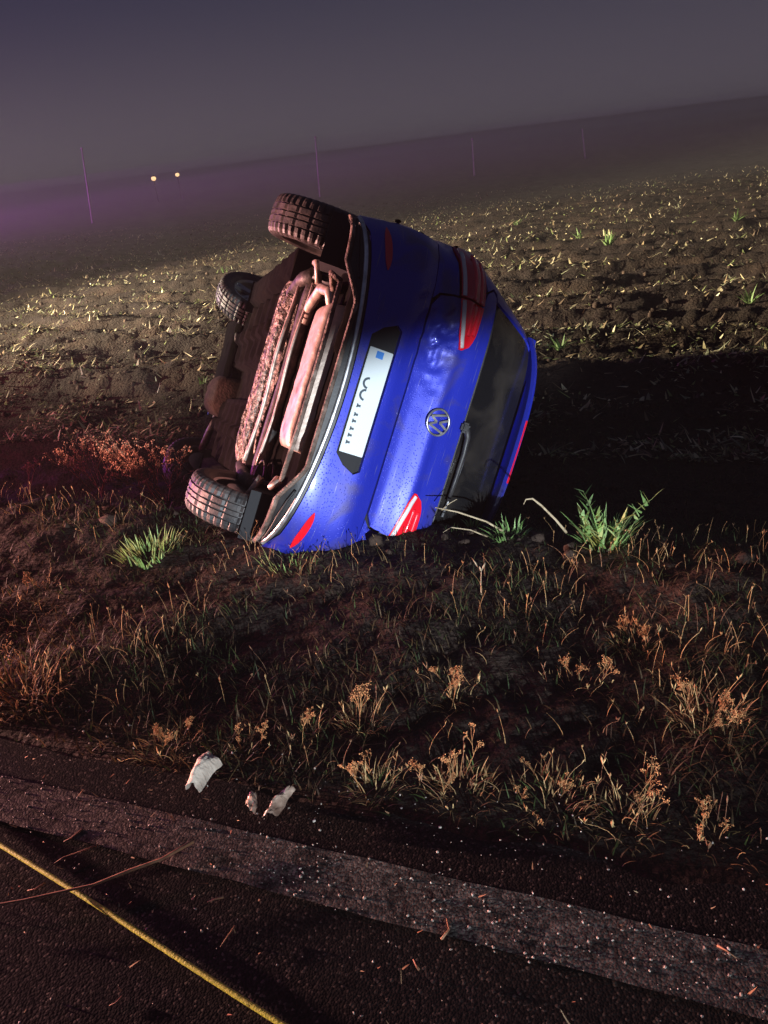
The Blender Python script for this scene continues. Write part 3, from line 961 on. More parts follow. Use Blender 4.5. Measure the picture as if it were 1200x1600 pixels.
def rim_mesh(side):
    V, F = [], []
    n = 40
    prof = [(0.072, 0.206), (0.078, 0.200), (0.060, 0.188), (0.0, 0.180), (-0.070, 0.190), (-0.075, 0.206)]
    for k in range(n):
        a = 2 * math.pi * k / n
        for x, r in prof: V.append((side * x, r * math.cos(a), r * math.sin(a)))
    m = len(prof)
    for k in range(n):
        for i in range(m - 1): F.append((k * m + i, k * m + i + 1, ((k + 1) % n) * m + i + 1, ((k + 1) % n) * m + i))
    for sp in range(5):
        for dlt in (-0.13, 0.13):
            a = 2 * math.pi * sp / 5 + dlt
            b = len(V)
            for r, w, x in ((0.03, 0.020, 0.055), (0.195, 0.013, 0.068)):
                for sg in (-1, 1):
                    for dx in (0, -0.025):
                        V.append((side * (x + dx), r * math.cos(a) - sg * w * math.sin(a), r * math.sin(a) + sg * w * math.cos(a)))
            F += [(b, b + 2, b + 6, b + 4), (b + 1, b + 5, b + 7, b + 3), (b, b + 4, b + 5, b + 1), (b + 2, b + 3, b + 7, b + 6)]
    b = len(V)
    for k in range(16):
        a = 2 * math.pi * k / 16
        V.append((side * 0.060, 0.055 * math.cos(a), 0.055 * math.sin(a)))
    F.append(tuple(range(b, b + 16)))
    # brake drum filling the back
    b = len(V)
    for x in (-0.065, 0.03):
        for k in range(24):
            a = 2 * math.pi * k / 24
            V.append((side * x, 0.13 * math.cos(a), 0.13 * math.sin(a)))
    for k in range(24): F.append((b + k, b + (k + 1) % 24, b + 24 + (k + 1) % 24, b + 24 + k))
    F += [tuple(range(b, b + 24)), tuple(range(b + 24, b + 48))]
    return V, F
tv, tf = tyre_mesh()
tyre_me = None
def wheel(x, y, z, steer=0.0, camber=0.0, label=None):
    global tyre_me
    s = 1 if x > 0 else -1
    w = empty('wheel', (x, y, z), car)
    w.rotation_euler = (0, camber, steer)
    if tyre_me is None:
        o = mesh_np('tyre', tv, tf, M_tyre, w); tyre_me = o.data
    else:
        o = bpy.data.objects.new('tyre', tyre_me); C.objects.link(o); o.parent = w
    v, f = rim_mesh(s)
    mesh_np('rim', v, f, M_rim, w)
    if label: tag(w, label)
wheel(-0.775, 0.68, 0.285, steer=R(9), label='rear wheel hanging in the air')
wheel(0.665, 0.70, 0.27, steer=R(6), label='rear wheel down by the grass')
wheel(-0.70, 3.20, 0.30, steer=R(34))
wheel(0.74, 3.26, 0.27, steer=R(34))

# clumps of mud and grass stuck to the uppermost flank
for k, (y, z, r) in enumerate(((0.30, 0.50, 0.016), (0.42, 0.66, 0.024), (0.26, 0.80, 0.010))):
    p = S(*sy(-1, y, z)) + Vector((-0.006, 0, 0))
    bm = bmesh.new()
    bmesh.ops.create_icosphere(bm, subdivisions=2, radius=1)
    for v in bm.verts:
        f = 0.75 + 0.5 * random.random()
        v.co = Vector((v.co.x * r * 0.4 * f, v.co.y * r * 1.6 * f, v.co.z * r * f)) + p
    me = bpy.data.meshes.new('mud_clump'); bm.to_mesh(me); bm.free(); me.materials.append(M_clod)
    o = bpy.data.objects.new('mud_clump', me); C.objects.link(o); o.parent = car

# ------------------------------------------------------------------ plants
def blades(P, H, W, lean, az, curl, tint, segs=3, z0=None, twist=None):
    """many blades at once: base points P (n,3), heights, widths, lean (0 upright), azimuth of the lean, curl"""
    n = len(P)
    V = np.zeros((n, 2 * segs + 1, 3)); 
    side = np.stack([-np.sin(az + (twist if twist is not None else 0)), np.cos(az + (twist if twist is not None else 0)), np.zeros(n)], 1)
    dirh = np.stack([np.cos(az), np.sin(az), np.zeros(n)], 1)
    for k in range(segs + 1):
        f = k / segs
        th = lean + curl * f
        # integrate roughly
        hx = H * f * np.sin(lean + curl * f * 0.5)
        hz = H * f * np.cos(lean + curl * f * 0.5)
        c = P + dirh * hx[:, None]
        c[:, 2] += hz
        w = W * (1 - f ** 1.6) * 0.5
        if k < segs:
            V[:, 2 * k] = c - side * w[:, None]
            V[:, 2 * k + 1] = c + side * w[:, None]
        else:
            V[:, 2 * segs] = c
    nv = 2 * segs + 1
    T = []
    for k in range(segs - 1):
        T += [[2 * k, 2 * k + 1, 2 * k + 3], [2 * k, 2 * k + 3, 2 * k + 2]]
    T += [[2 * segs - 2, 2 * segs - 1, 2 * segs]]
    T = np.array(T)
    F = (np.arange(n)[:, None, None] * nv + T[None]).reshape(-1, 3)
    cols = np.repeat(tint[:, None, :], nv, 1).reshape(-1, 3)
    return V.reshape(-1, 3), F, cols

def join(parts):
    Vs, Fs, Cs, b = [], [], [], 0
    for v, f, c in parts:
        Vs.append(v); Fs.append(f + b); Cs.append(c); b += len(v)
    return np.concatenate(Vs), np.concatenate(Fs), np.concatenate(Cs)

GREEN = np.array([[0.050, 0.085, 0.022], [0.075, 0.110, 0.030], [0.040, 0.060, 0.020]])
DRYC = np.array([[0.30, 0.19, 0.085], [0.36, 0.23, 0.10], [0.20, 0.11, 0.06], [0.40, 0.28, 0.13]])
def pick(pal, n, jit=0.25):
    return pal[rng.integers(0, len(pal), n)] * (1 + jit * (rng.random((n, 1)) * 2 - 1))

def from_de(d, e): return np.stack([ND.x * d + ED.x * e, ND.y * d + ED.y * e], 1)

def car_free(x, y):
    """false where the car lies"""
    M = np.array([[_cX.x, _cX.y], [_cY.x, _cY.y], [_cZ.x, _cZ.y]])
    ok = np.ones(len(x), bool)
    q = np.stack([x - _cO.x, y - _cO.y], 1)
    # footprint: right flank runs from wheel (car z 0) to roof (car z 1.4)
    fx = Vector((_cY.x, _cY.y)).normalized(); gx = Vector((_cZ.x, _cZ.y)).normalized()
    base = np.array([_cX.x * 0.86, _cX.y * 0.86])
    r = q - base
    u = r[:, 0] * fx.x + r[:, 1] * fx.y; v = r[:, 0] * gx.x + r[:, 1] * gx.y
    return ~((u > 0.02) & (u < 4.1) & (v > 0.1) & (v < 1.6))

def short_grass():
    n = 110000
    d = 1.38 + (6.2 - 1.38) * rng.random(n) ** 1.15
    e = (rng.random(n) * 2 - 1) * (2.2 + d * 1.05)
    xy = from_de(d, e)
    den = fbm(xy[:, 0] * 2.3, xy[:, 1] * 2.3, oct=3, seed=101)
    keep = (rng.random(n) < np.clip((den - 0.30) * 3.2, 0.15 + 0.35 * (d > 2.2), 1)) & car_free(xy[:, 0], xy[:, 1]) & (rng.random(n) < np.clip((d - 1.36) / 0.14, 0.2, 1))
    xy = xy[keep]; den = den[keep]; d = d[keep]
    m = len(xy)
    P = np.stack([xy[:, 0], xy[:, 1], ground_z(xy[:, 0], xy[:, 1]) - 0.004], 1)
    H = (0.022 + 0.055 * rng.random(m)) * (0.6 + 0.9 * den)
    green = rng.random(m) < np.clip(0.30 + 0.35 * (d - 2.0), 0.25, 0.85)
    tint = np.where(green[:, None], pick(GREEN, m) * 0.6, pick(DRYC, m) * 0.24)
    v, f, c = blades(P, H, 0.0025 + 0.0035 * rng.random(m), 0.1 + 0.9 * rng.random(m), rng.random(m) * 6.283, 0.3 + 1.5 * rng.random(m), tint, segs=3)
    o = mesh_np('verge_grass', v, f, M_blade, cols=c)
    tag(o, 'short grass covering the verge and the ditch banks', 'grass', None, 'stuff')
short_grass()

def stalk_parts(base, h, az, lean, width=0.004, fingers=3, flen=0.04, tint=(0.34, 0.23, 0.12), spread=0.6):
    """a dry stalk with finger-like seed heads on top: thin three-sided stem and flat fingers"""
    base = np.array(base)
    out = []
    k = 4
    pts = []
    for i in range(k + 1):
        f = i / k
        a = lean * f
        pts.append(base + np.array([math.cos(az) * h * f * math.sin(a), math.sin(az) * h * f * math.sin(a), h * f * math.cos(a * 0.7)]))
    V, F = [], []
    for i, p in enumerate(pts):
        w = width * (1 - 0.45 * i / k)
        for j in range(3):
            b = j * 2.094 + az
            V.append(p + np.array([math.cos(b) * w * 0.5, math.sin(b) * w * 0.5, 0]))
    for i in range(k):
        for j in range(3):
            a, b = i * 3 + j, i * 3 + (j + 1) % 3
            F += [[a, b, b + 3], [a, b + 3, a + 3]]
    tip = pts[-1]
    for q in range(fingers):
        b = az + 6.283 * q / max(1, fingers) + random.uniform(-0.5, 0.5)
        sp = random.uniform(0.25, 1.0) * spread
        ln = flen * random.uniform(0.7, 1.3)
        d = np.array([math.cos(b) * math.sin(sp), math.sin(b) * math.sin(sp), math.cos(sp)])
        s = np.array([-math.sin(b), math.cos(b), 0]) * width * 0.85
        u = np.cross(d, s); u = u / (np.linalg.norm(u) + 1e-9) * width * 0.6
        i0 = len(V)
        mid = tip + d * ln * 0.55
        V += [tip - s * 0.4, tip + s * 0.4, mid - s, mid + s, mid + u * 1.4, tip + d * ln]
        F += [[i0, i0 + 1, i0 + 3], [i0, i0 + 3, i0 + 2], [i0, i0 + 2, i0 + 4], [i0 + 1, i0 + 4, i0 + 3], [i0 + 2, i0 + 5, i0 + 4], [i0 + 4, i0 + 5, i0 + 3], [i0 + 2, i0 + 3, i0 + 5]]
    V = np.array(V); F = np.array(F)
    return V, F, np.tile(np.array(tint), (len(V), 1))

def tuft_geo(rad, nst, hmin, hmax, nbl, pal=DRYC, bh=0.09, width=0.004, green=0.2, fingers=(0, 1, 2, 2, 3), flen=0.028, lean=0.5):
    parts = []
    for k in range(int(nst * 0.62)):
        a = random.random() * 6.283; r = rad * math.sqrt(random.random())
        col = pal[random.randrange(len(pal))] * random.uniform(0.9, 1.5)
        parts.append(stalk_parts((r * math.cos(a), r * math.sin(a), -0.01), random.uniform(hmin * 0.5, hmax * 0.8), a + random.uniform(-1.2, 1.2), random.uniform(0.1, lean * 2.0), width * random.uniform(0.55, 1.1), random.choice(fingers), flen, col))
    n = int(nbl * 3.2)
    a = rng.random(n) * 6.283; r = rad * 1.1 * np.sqrt(rng.random(n))
    P = np.stack([r * np.cos(a), r * np.sin(a), np.full(n, -0.01)], 1)
    t = np.where((rng.random(n) < green)[:, None], pick(GREEN * 1.2, n), pick(pal, n) * 1.15)
    parts.append(blades(P, bh * (0.3 + 0.75 * rng.random(n)), 0.0025 + 0.0035 * rng.random(n), 0.1 + 0.7 * rng.random(n), a + 2.4 * (rng.random(n) - .5), 0.3 + 1.6 * rng.random(n), t))
    return join(parts)

# loose stalks standing everywhere on the verge
def verge_stalks():
    parts = []
    cnt = 0
    while cnt < 1700:
        d = random.uniform(1.50, 3.3)
        e = random.uniform(-1, 1) * (2.0 + d * 0.9)
        x, y = ND.x * d + ED.x * e, ND.y * d + ED.y * e
        den = float(fbm(np.array([x * 1.9]), np.array([y * 1.9]), oct=2, seed=131)[0])
        if random.random() > max(0.03, (den - 0.42) * 4.5): continue
        cnt += 1
        col = DRYC[random.randrange(4)] * random.uniform(0.6, 1.2) * (np.array([1, 0.85, 0.75]) if random.random() < .4 else 1)
        parts.append(stalk_parts((x, y, gz(x, y) - 0.005), random.uniform(0.03, 0.105) * (0.7 + den * 0.6), random.random() * 6.283, random.uniform(0.1, 0.9), random.uniform(0.0022, 0.0042), random.choice((0, 0, 1, 1, 2, 2)), random.uniform(0.010, 0.024), col))
    v, f, c = join(parts)
    o = mesh_np('dry_stalks', v, f, M_dry, cols=c)
    tag(o, 'scattered dry grass stalks standing across the verge', 'grass', None, 'stuff')
verge_stalks()

def place(name, geo, mat, px, py, z_guess, label, cat, group=None, rot=0.0, scale=1.0):
    p = pix(px, py, z_guess)
    for _ in range(4): p = pix(px, py, gz(p.x, p.y))
    v, f, c = geo
    o = mesh_np(name, v, f, mat, cols=c)
    o.location = p
    o.rotation_euler = (0, 0, rot)
    o.scale = (scale,) * 3
    tag(o, label, cat, group)
    return o

# branching dry weeds left of the lower wheel
def weed_bush(h, nb, spread, col):
    parts = []
    def branch(p, d, ln, w, lvl):
        d = d / np.linalg.norm(d)
        q = p + d * ln
        s = np.cross(d, [0.3, 0.2, 0.9]); s /= np.linalg.norm(s); u = np.cross(d, s)
        V = []
        for pt, ww in ((p, w), (q, w * 0.65)):
            for j in range(3):
                a = j * 2.094
                V.append(pt + (s * math.cos(a) + u * math.sin(a)) * ww)
        F = []
        for j in range(3):
            a, b = j, (j + 1) % 3
            F += [[a, b, b + 3], [a, b + 3, a + 3]]
        parts.append((np.array(V), np.array(F), np.tile(col * random.uniform(0.7, 1.2), (6, 1))))
        if lvl == 0:
            for _ in range(random.randint(3, 6)):     # seed clusters and curled leaves
                c = q + np.array([random.uniform(-1, 1) for _ in range(3)]) * 0.014
                r = random.uniform(0.003, 0.007)
                Vs = c + np.array([[1, 0, 0], [-1, 0, 0], [0, 1, 0], [0, -1, 0], [0, 0, 1.5], [0, 0, -1.5]]) * r
                Fs = np.array([[0, 2, 4], [2, 1, 4], [1, 3, 4], [3, 0, 4], [2, 0, 5], [1, 2, 5], [3, 1, 5], [0, 3, 5]])
                parts.append((Vs, Fs, np.tile(col * random.uniform(0.8, 1.5), (6, 1))))
            return
        for _ in range(random.randint(2, 4)):
            nd = d + np.array([random.uniform(-1, 1), random.uniform(-1, 1), random.uniform(-0.3, 0.8)]) * spread
            branch(p + d * ln * random.uniform(0.45, 1.0), nd, ln * random.uniform(0.5, 0.8), w * 0.65, lvl - 1)
    for _ in range(nb):
        a = random.random() * 6.283
        branch(np.array([random.uniform(-.03, .03), random.uniform(-.03, .03), -0.01]), np.array([math.cos(a) * 0.5, math.sin(a) * 0.5, 1.0]), h * random.uniform(0.35, 0.5), 0.004, 3)
    return join(parts)
def tuft(rad, nst, hmin, hmax, nbl, **kw):
    """a dry tuft: grass blades and stalks with small branching seed sprigs among them"""
    parts = [tuft_geo(rad, nst, hmin, hmax, nbl, **kw)]
    for q in range(max(2, int(rad * 45))):
        sc = random.uniform(0.75, 1.15) * hmax / 0.42
        v, f, c = weed_bush(0.46, 1, 0.5, np.array([0.42, 0.21, 0.085]) * random.uniform(0.7, 1.15))
        a = random.random() * 6.283; r = rad * math.sqrt(random.random())
        parts.append((v * sc + np.array([r * math.cos(a), r * math.sin(a), 0.0]), f, c))
    return join(parts)
T = 'dry_grass_tuft'
place(T, tuft(0.10, 26, 0.06, 0.17, 60, bh=0.10), M_dry, 30, 1085, -.06, 'bright dry grass tuft at the left edge of the verge', 'grass tuft', scale=1.5)
place(T, tuft(0.09, 16, 0.05, 0.11, 40, bh=0.07), M_dry, 265, 1170, -.05, 'dry grass tuft behind the pale crumpled cloth', 'grass tuft')
place(T, tuft(0.04, 6, 0.06, 0.10, 14, bh=0.06), M_dry, 385, 1172, -.05, 'small dry tuft with spread tips between pale cloth and brown scrap', 'grass tuft')
place(T, tuft(0.05, 9, 0.05, 0.10, 18, bh=0.06), M_dry, 475, 1145, -.05, 'low dry tuft up the verge from the brown plastic scrap', 'grass tuft')
place(T, tuft(0.06, 12, 0.08, 0.15, 30, bh=0.08), M_dry, 568, 1130, -.05, 'tall dry tuft with golden stalks, higher of the pair mid-verge', 'grass tuft')
place(T, tuft(0.06, 13, 0.06, 0.12, 34, bh=0.09), M_dry, 588, 1232, -.04, 'dense dry tuft at the road edge below the tall golden one', 'grass tuft')
place(T, tuft(0.09, 18, 0.05, 0.13, 50, bh=0.07), M_dry, 720, 1236, -.04, 'wide dry tuft with one forked stalk at the road edge', 'grass tuft')
place(T, tuft(0.11, 20, 0.05, 0.10, 60, bh=0.06, green=0.35), M_dry, 860, 1250, -.04, 'low spreading yellowish tuft along the edge of the tar', 'grass tuft')
place(T, tuft(0.08, 18, 0.06, 0.13, 34, bh=0.07), M_dry, 970, 1280, -.04, 'stiff brown tuft with thick upright stalks near the tar', 'grass tuft')
place(T, tuft(0.08, 12, 0.04, 0.10, 24, bh=0.05), M_dry, 1120, 1318, -.04, 'sparse low tuft nearest the lower right of the verge', 'grass tuft')
place(T, tuft(0.10, 20, 0.06, 0.14, 46, bh=0.10), M_dry, 1110, 1120, -.05, 'arching dry tuft near the right edge of the verge', 'grass tuft')
place(T, tuft(0.10, 16, 0.05, 0.11, 30, bh=0.06), M_dry, 900, 1070, -.05, 'thin dry tuft with pointed forked tips right of mid-verge', 'grass tuft')
place(T, tuft(0.09, 16, 0.05, 0.11, 30, bh=0.06), M_dry, 710, 1080, -.05, 'reddish dry tuft in the middle of the verge', 'grass tuft')
place(T, tuft(0.08, 26, 0.05, 0.10, 50, bh=0.07, green=0.4), M_dry, 990, 1000, -.05, 'dull tuft high on the right of the verge', 'grass tuft')
place(T, tuft(0.14, 24, 0.05, 0.12, 40, bh=0.08, green=0.3), M_dry, 30, 950, -.06, 'brown tuft at the left edge above the brightest tuft', 'grass tuft', scale=1.35)
place('forked_stalk', join([stalk_parts((0, 0, 0), 0.10, 1.0, 0.15, 0.005, 4, 0.06, (0.40, 0.33, 0.22), 0.9)]), M_dry, 752, 930, -.07, 'single pale stalk with three prongs standing below the car', 'plant stalk')

RB = np.array([0.34, 0.17, 0.10])
place('dry_weed', weed_bush(0.62, 6, 0.75, RB), M_dry, 155, 775, -.35, 'leftmost branching reddish dry weed in the ditch', 'weed')
place('dry_weed', weed_bush(0.66, 7, 0.75, RB), M_dry, 258, 790, -.35, 'branching reddish dry weed beside the lower rear wheel', 'weed')
place('dry_weed', weed_bush(0.34, 2, 0.6, RB * 0.8), M_dry, 48, 775, -.3, 'thin small dry weed at the left edge of the ditch', 'weed')

# green plants
LEAF = np.array([[0.26, 0.42, 0.13], [0.34, 0.50, 0.20], [0.18, 0.32, 0.09]])
def leafy(n, h, w, rad, lean, curl=0.5, dim=1.0):
    a = rng.random(n) * 6.283; r = rad * np.sqrt(rng.random(n))
    P = np.stack([r * np.cos(a), r * np.sin(a), -0.01 + 0.05 * h * rng.random(n)], 1)
    return blades(P, h * (0.5 + 0.6 * rng.random(n)), w * (0.7 + 0.6 * rng.random(n)), lean * rng.random(n), a + (rng.random(n) - .5) * 1.4, curl * (0.3 + rng.random(n)), pick(LEAF, n) * dim, segs=4)
def leaf_weed(h, n, w):
    parts = [leafy(n, h * 0.8, w, 0.08, 0.8)]
    for k in range(5):
        a = random.random() * 6.283
        st = stalk_parts((0.05 * math.cos(a), 0.05 * math.sin(a), 0), h * random.uniform(0.8, 1.15), a, random.uniform(0.3, 0.7), 0.008, 0, 0.0, (0.22, 0.27, 0.10))
        parts.append(st)
        m = 10
        tipa = st[0][-1]
        P = np.array([st[0][0] * (1 - f) + tipa * f for f in np.linspace(0.35, 1.0, m)])
        parts.append(blades(P, 0.05 + 0.03 * rng.random(m), np.full(m, w * 1.1), 0.3 + 0.8 * rng.random(m), rng.random(m) * 6.283, 0.5 * rng.random(m), pick(LEAF, m), segs=3))
    return join(parts)
place('leafy_weed', leaf_weed(0.22, 90, 0.016), M_blade, 945, 852, -.12, 'bright green leafy weed on the ditch lip right of the car', 'weed')
place('grass_clump', leafy(150, 0.11, 0.008, 0.13, 0.8), M_blade, 235, 868, -.10, 'bright green grass clump in front of the lower rear wheel', 'grass clump')
place('grass_clump', leafy(90, 0.09, 0.006, 0.13, 0.7), M_blade, 455, 875, -.10, 'green grass clump below the lower tail lamp and bumper', 'grass clump')
place('grass_clump', join([leafy(50, 0.09, 0.011, 0.07, 1.0), stalk_parts((0, 0, 0), 0.09, 2.0, 0.7, 0.006, 0, 0, (0.2, 0.25, 0.1))]), M_blade, 795, 838, -.12, 'small green clump between the car and the leafy weed', 'grass clump')
place('green_sprig', leafy(14, 0.07, 0.012, 0.03, 0.9), M_blade, 738, 822, -.12, 'small green sprig at the corner of the rear window', 'plant')

def crooked(name, pts, r, mat, label, cat, col=None):
    P = [Vector(p) for p in pts]
    V, F = [], []
    n = 6
    for i, p in enumerate(P):
        d = (P[min(i + 1, len(P) - 1)] - P[max(i - 1, 0)]).normalized()
        u = d.cross(Vector((0.2, 0.1, 1))).normalized(); v = d.cross(u)
        rr = r * (1 - 0.6 * i / (len(P) - 1)) * random.uniform(0.85, 1.15)
        for k in range(n):
            a = 6.283 * k / n
            V.append(p + u * math.cos(a) * rr + v * math.sin(a) * rr)
    for i in range(len(P) - 1):
        for k in range(n): F.append((i * n + k, i * n + (k + 1) % n, (i + 1) * n + (k + 1) % n, (i + 1) * n + k))
    F += [tuple(range(n))[::-1], tuple((len(P) - 1) * n + k for k in range(n))]
    o = mesh_np(name, V, F, mat, smooth=True)
    tag(o, label, cat)
    return o
M_straw = noise_col(nmat('straw', rough=0.7), 60, [(0.3, (0.26, 0.19, 0.11)), (0.7, (0.48, 0.38, 0.24))])
M_reed = noise_col(nmat('reddish_reed', rough=0.7), 40, [(0.3, (0.24, 0.10, 0.05)), (0.7, (0.46, 0.24, 0.13))])

def at_h(px, py, ref, dz):
    """point straight above the ground spot seen at pixel ref, at height dz, roughly at pixel (px, py)"""
    b = pix(ref[0], ref[1], -.12)
    b = pix(ref[0], ref[1], gz(b.x, b.y))
    d = WM @ Vector(((px - 600) / 1200, (py - 800) / 1200, 1.0))
    k = b.y / d.y
    return Vector((d.x * k, b.y, CAM_H + d.z * k))
crooked('bent_stalk', [at_h(885, 832, (900, 850), 0), at_h(868, 812, (900, 850), 0), at_h(846, 790, (900, 850), 0), at_h(832, 779, (900, 850), 0), at_h(822, 780, (900, 850), 0), at_h(818, 788, (900, 850), 0)], 0.006, M_straw, 'bent straw coloured stalk leaning left out of the leafy weed', 'plant stalk')
crooked('bent_stalk', [at_h(800, 838, (800, 842), 0), at_h(760, 815, (800, 842), 0), at_h(715, 800, (800, 842), 0), at_h(680, 793, (800, 842), 0)], 0.006, M_straw, 'pale stalk lying against the foot of the rear window', 'plant stalk')
crooked('bent_stalk', [at_h(690, 797, (720, 842), 0), at_h(703, 786, (720, 842), 0), at_h(714, 780, (720, 842), 0)], 0.003, M_straw, 'thin short twig sticking up at the window corner', 'plant stalk')
crooked('bent_stalk', [at_h(770, 842, (770, 845), 0), at_h(735, 828, (770, 845), 0), at_h(705, 824, (770, 845), 0), at_h(692, 832, (770, 845), 0)], 0.004, M_straw, 'curved grey stalk lowest in the litter beside the car', 'plant stalk')

# ------------------------------------------------------------------ field: clods, crop residue, weeds
def clods():
    bm = bmesh.new()
    bmesh.ops.create_icosphere(bm, subdivisions=1, radius=1)
    ico = np.array([v.co[:] for v in bm.verts]); tri = np.array([[v.index for v in f.verts] for f in bm.faces])
    bm.free()
    n = 9000
    d = 5.9 + 22 * rng.random(n) ** 1.7
    e = (rng.random(n) * 2 - 1) * (2.5 + d * 0.95)
    xy = from_de(d, e)
    den = fbm(xy[:, 0] * 1.2, xy[:, 1] * 1.2, oct=2, seed=151)
    xy = xy[rng.random(n) < np.clip((den - 0.25) * 2.5, 0.1, 1)]
    ex = np.stack([rng.normal(0.1, 1.0, 420), rng.normal(3.9, 0.9, 420)], 1)
    xy = np.concatenate([xy, ex[ND.x * ex[:, 0] + ND.y * ex[:, 1] > 2.75]])
    xy = xy[car_free(xy[:, 0], xy[:, 1])]
    n = len(xy)
    r = 0.008 + 0.034 * rng.random(n) ** 3.5
    k = len(ico)
    J = 1 + 0.9 * (rng.random((n, k, 1)) - 0.5)
    sc = 0.7 + 0.6 * rng.random((n, 1, 3))
    a = rng.random(n) * 6.283
    Rz = np.stack([np.stack([np.cos(a), -np.sin(a), 0 * a], 1), np.stack([np.sin(a), np.cos(a), 0 * a], 1), np.stack([0 * a, 0 * a, 1 + 0 * a], 1)], 1)
    V = ico[None] * J * sc * r[:, None, None]
    V = np.einsum('nij,nkj->nki', Rz, V)
    P = np.stack([xy[:, 0], xy[:, 1], ground_z(xy[:, 0], xy[:, 1]) + r * 0.25], 1)
    V = (V + P[:, None]).reshape(-1, 3)
    F = (np.arange(n)[:, None, None] * k + tri[None]).reshape(-1, 3)
    tag(mesh_np('earth_clods', V, F, M_clod), 'loose clods of ploughed earth over the field', 'earth', None, 'stuff')
clods()

def residue():
    n = 130000
    d = 5.3 + 24 * rng.random(n) ** 1.75
    e = (rng.random(n) * 2 - 1) * (2.5 + d * 0.95)
    xy = from_de(d, e)
    den = fbm(xy[:, 0] * 0.9, xy[:, 1] * 2.2, oct=3, seed=171)
    rows = np.cos(6.283 * (d + (fbm(xy[:, 0] * 0.5, xy[:, 1] * 0.5, oct=3, seed=9) - 0.5) * 1.4) / 0.95)
    keep = (rng.random(n) < np.clip((den - 0.43) * 7.5, 0.05, 1) * (0.62 + 0.38 * rows)) & car_free(xy[:, 0], xy[:, 1])
    xy = xy[keep]; den = den[keep]
    n = len(xy)
    P = np.stack([xy[:, 0], xy[:, 1], ground_z(xy[:, 0], xy[:, 1]) + 0.016 + 0.03 * rng.random(n)], 1)
    pal = np.array([[0.46, 0.40, 0.23], [0.26, 0.19, 0.11], [0.66, 0.58, 0.38], [0.13, 0.09, 0.06], [0.20, 0.24, 0.09], [0.10, 0.08, 0.055], [0.24, 0.25, 0.16]])
    t = pick(pal, n, 0.35)
    Ln = 0.028 + 0.12 * rng.random(n) ** 2.2
    v, f, c = blades(P, Ln, 0.007 + 0.032 * rng.random(n) ** 1.8, 0.7 + 0.9 * rng.random(n), rng.random(n) * 6.283, (rng.random(n) - 0.4) * 1.2, t, segs=3, twist=(rng.random(n) - .5) * 1.4)
    tag(mesh_np('crop_residue', v, f, M_chip, cols=c), 'pale broken stalks and husks left over the ploughed field', 'crop residue', None, 'stuff')
residue()

for px, py, h, lab in ((808, 352, 0.20, 'pale green weed in the field just beyond the car roof'), (905, 372, 0.24, 'tall green weed in the field left of its twin'), (950, 385, 0.26, 'tall green weed in the field, right of its twin'),
                       (875, 545, 0.17, 'small bright green weed beside the roof spoiler'), (1172, 472, 0.18, 'round yellow green weed near the right edge of the field'), (1150, 345, 0.22, 'distant green weed at the right of the field'),
                       (395, 440, 0.10, 'low grey green weed behind the front wheel'), (315, 598, 0.10, 'flat tuft of yellow green leaves left of the underbody'), (350, 425, 0.14, 'low green weed far left in the field')):
    place('field_weed', join([leafy(16, h, 0.03 * h / 0.2, 0.04, 0.9, 0.8, 0.5)]), M_blade, px, py, -.25, lab, 'weed')

# ------------------------------------------------------------------ poles and far lamps
M_pole = noise_col(nmat('weathered_pole', rough=0.7), 3, [(0.3, (0.45, 0.43, 0.43)), (0.7, (0.65, 0.63, 0.63))])
M_lamp = bpy.data.materials.new('lit_lamp'); M_lamp.use_nodes = True
BS(M_lamp).inputs['Emission Color'].default_value = (1.0, 0.62, 0.25, 1)
BS(M_lamp).inputs['Emission Strength'].default_value = 1.7
def at_y(px, py, Y):
    d = WM @ Vector(((px - 600) / 1200, (py - 800) / 1200, 1.0))
    k = Y / d.y
    return Vector((d.x * k, Y, CAM_H + d.z * k))
for (tx, ty), (bx, by), Y, lab in (((128, 233), (142, 330), 44, 'tallest thin pole, leftmost of the row across the field'), ((493, 215), (499, 292), 44, 'thin pole rising behind the upper rear wheel'),
                                   ((738, 218), (741, 266), 46, 'short thin pole above the tail lamp, third from the left'), ((910, 203), (914, 240), 50, 'rightmost and shortest thin pole of the row')):
    t = at_y(tx, ty, Y); b = at_y(bx, by, Y)
    b2 = b + (b - t).normalized() * 0.6
    root = empty('pole', b)
    tag(root, lab, 'pole', 'poles across the field')
    w = 0.05
    tube('shaft', [b2 - b, t - b], lambda q: w * (1 - 0.3 * q), M_pole, root, n=10)
    tube('cap', [t - b - Vector((0, 0, 0.02)), t - b + Vector((0, 0, 0.07))], w * 1.05, M_pole, root, n=10)
for px, py, r, lab in ((240, 279, 0.20, 'lit lamp on the horizon, left and lower of the pair'), (277, 273, 0.17, 'lit lamp on the horizon, right of the pair')):
    p = at_y(px, py, 70)
    gg = gz(p.x, p.y)
    root = empty('yard_lamp', (p.x, p.y, gg))
    tag(root, lab, 'lamp', 'lamps on the horizon')
    tube('post', [(0, 0, -0.3), (0, 0, max(0.4, p.z - gg - r * 0.8))], 0.05, M_dark_metal, root)
    bm = bmesh.new()
    bmesh.ops.create_uvsphere(bm, u_segments=14, v_segments=10, radius=r)
    for v in bm.verts: v.co.z *= 0.85
    me = bpy.data.meshes.new('lamp_globe'); bm.to_mesh(me); bm.free(); me.transform(Matrix.Translation((0, 0, p.z - gg))); me.materials.append(M_lamp)
    o = bpy.data.objects.new('lamp_globe', me); C.objects.link(o); o.parent = root
    tube('lamp_hood', [(0, 0, p.z - gg + r * 0.75), (0, 0, p.z - gg + r * 1.15)], lambda q: r * (0.8 - 0.5 * q), M_dark_metal, root)

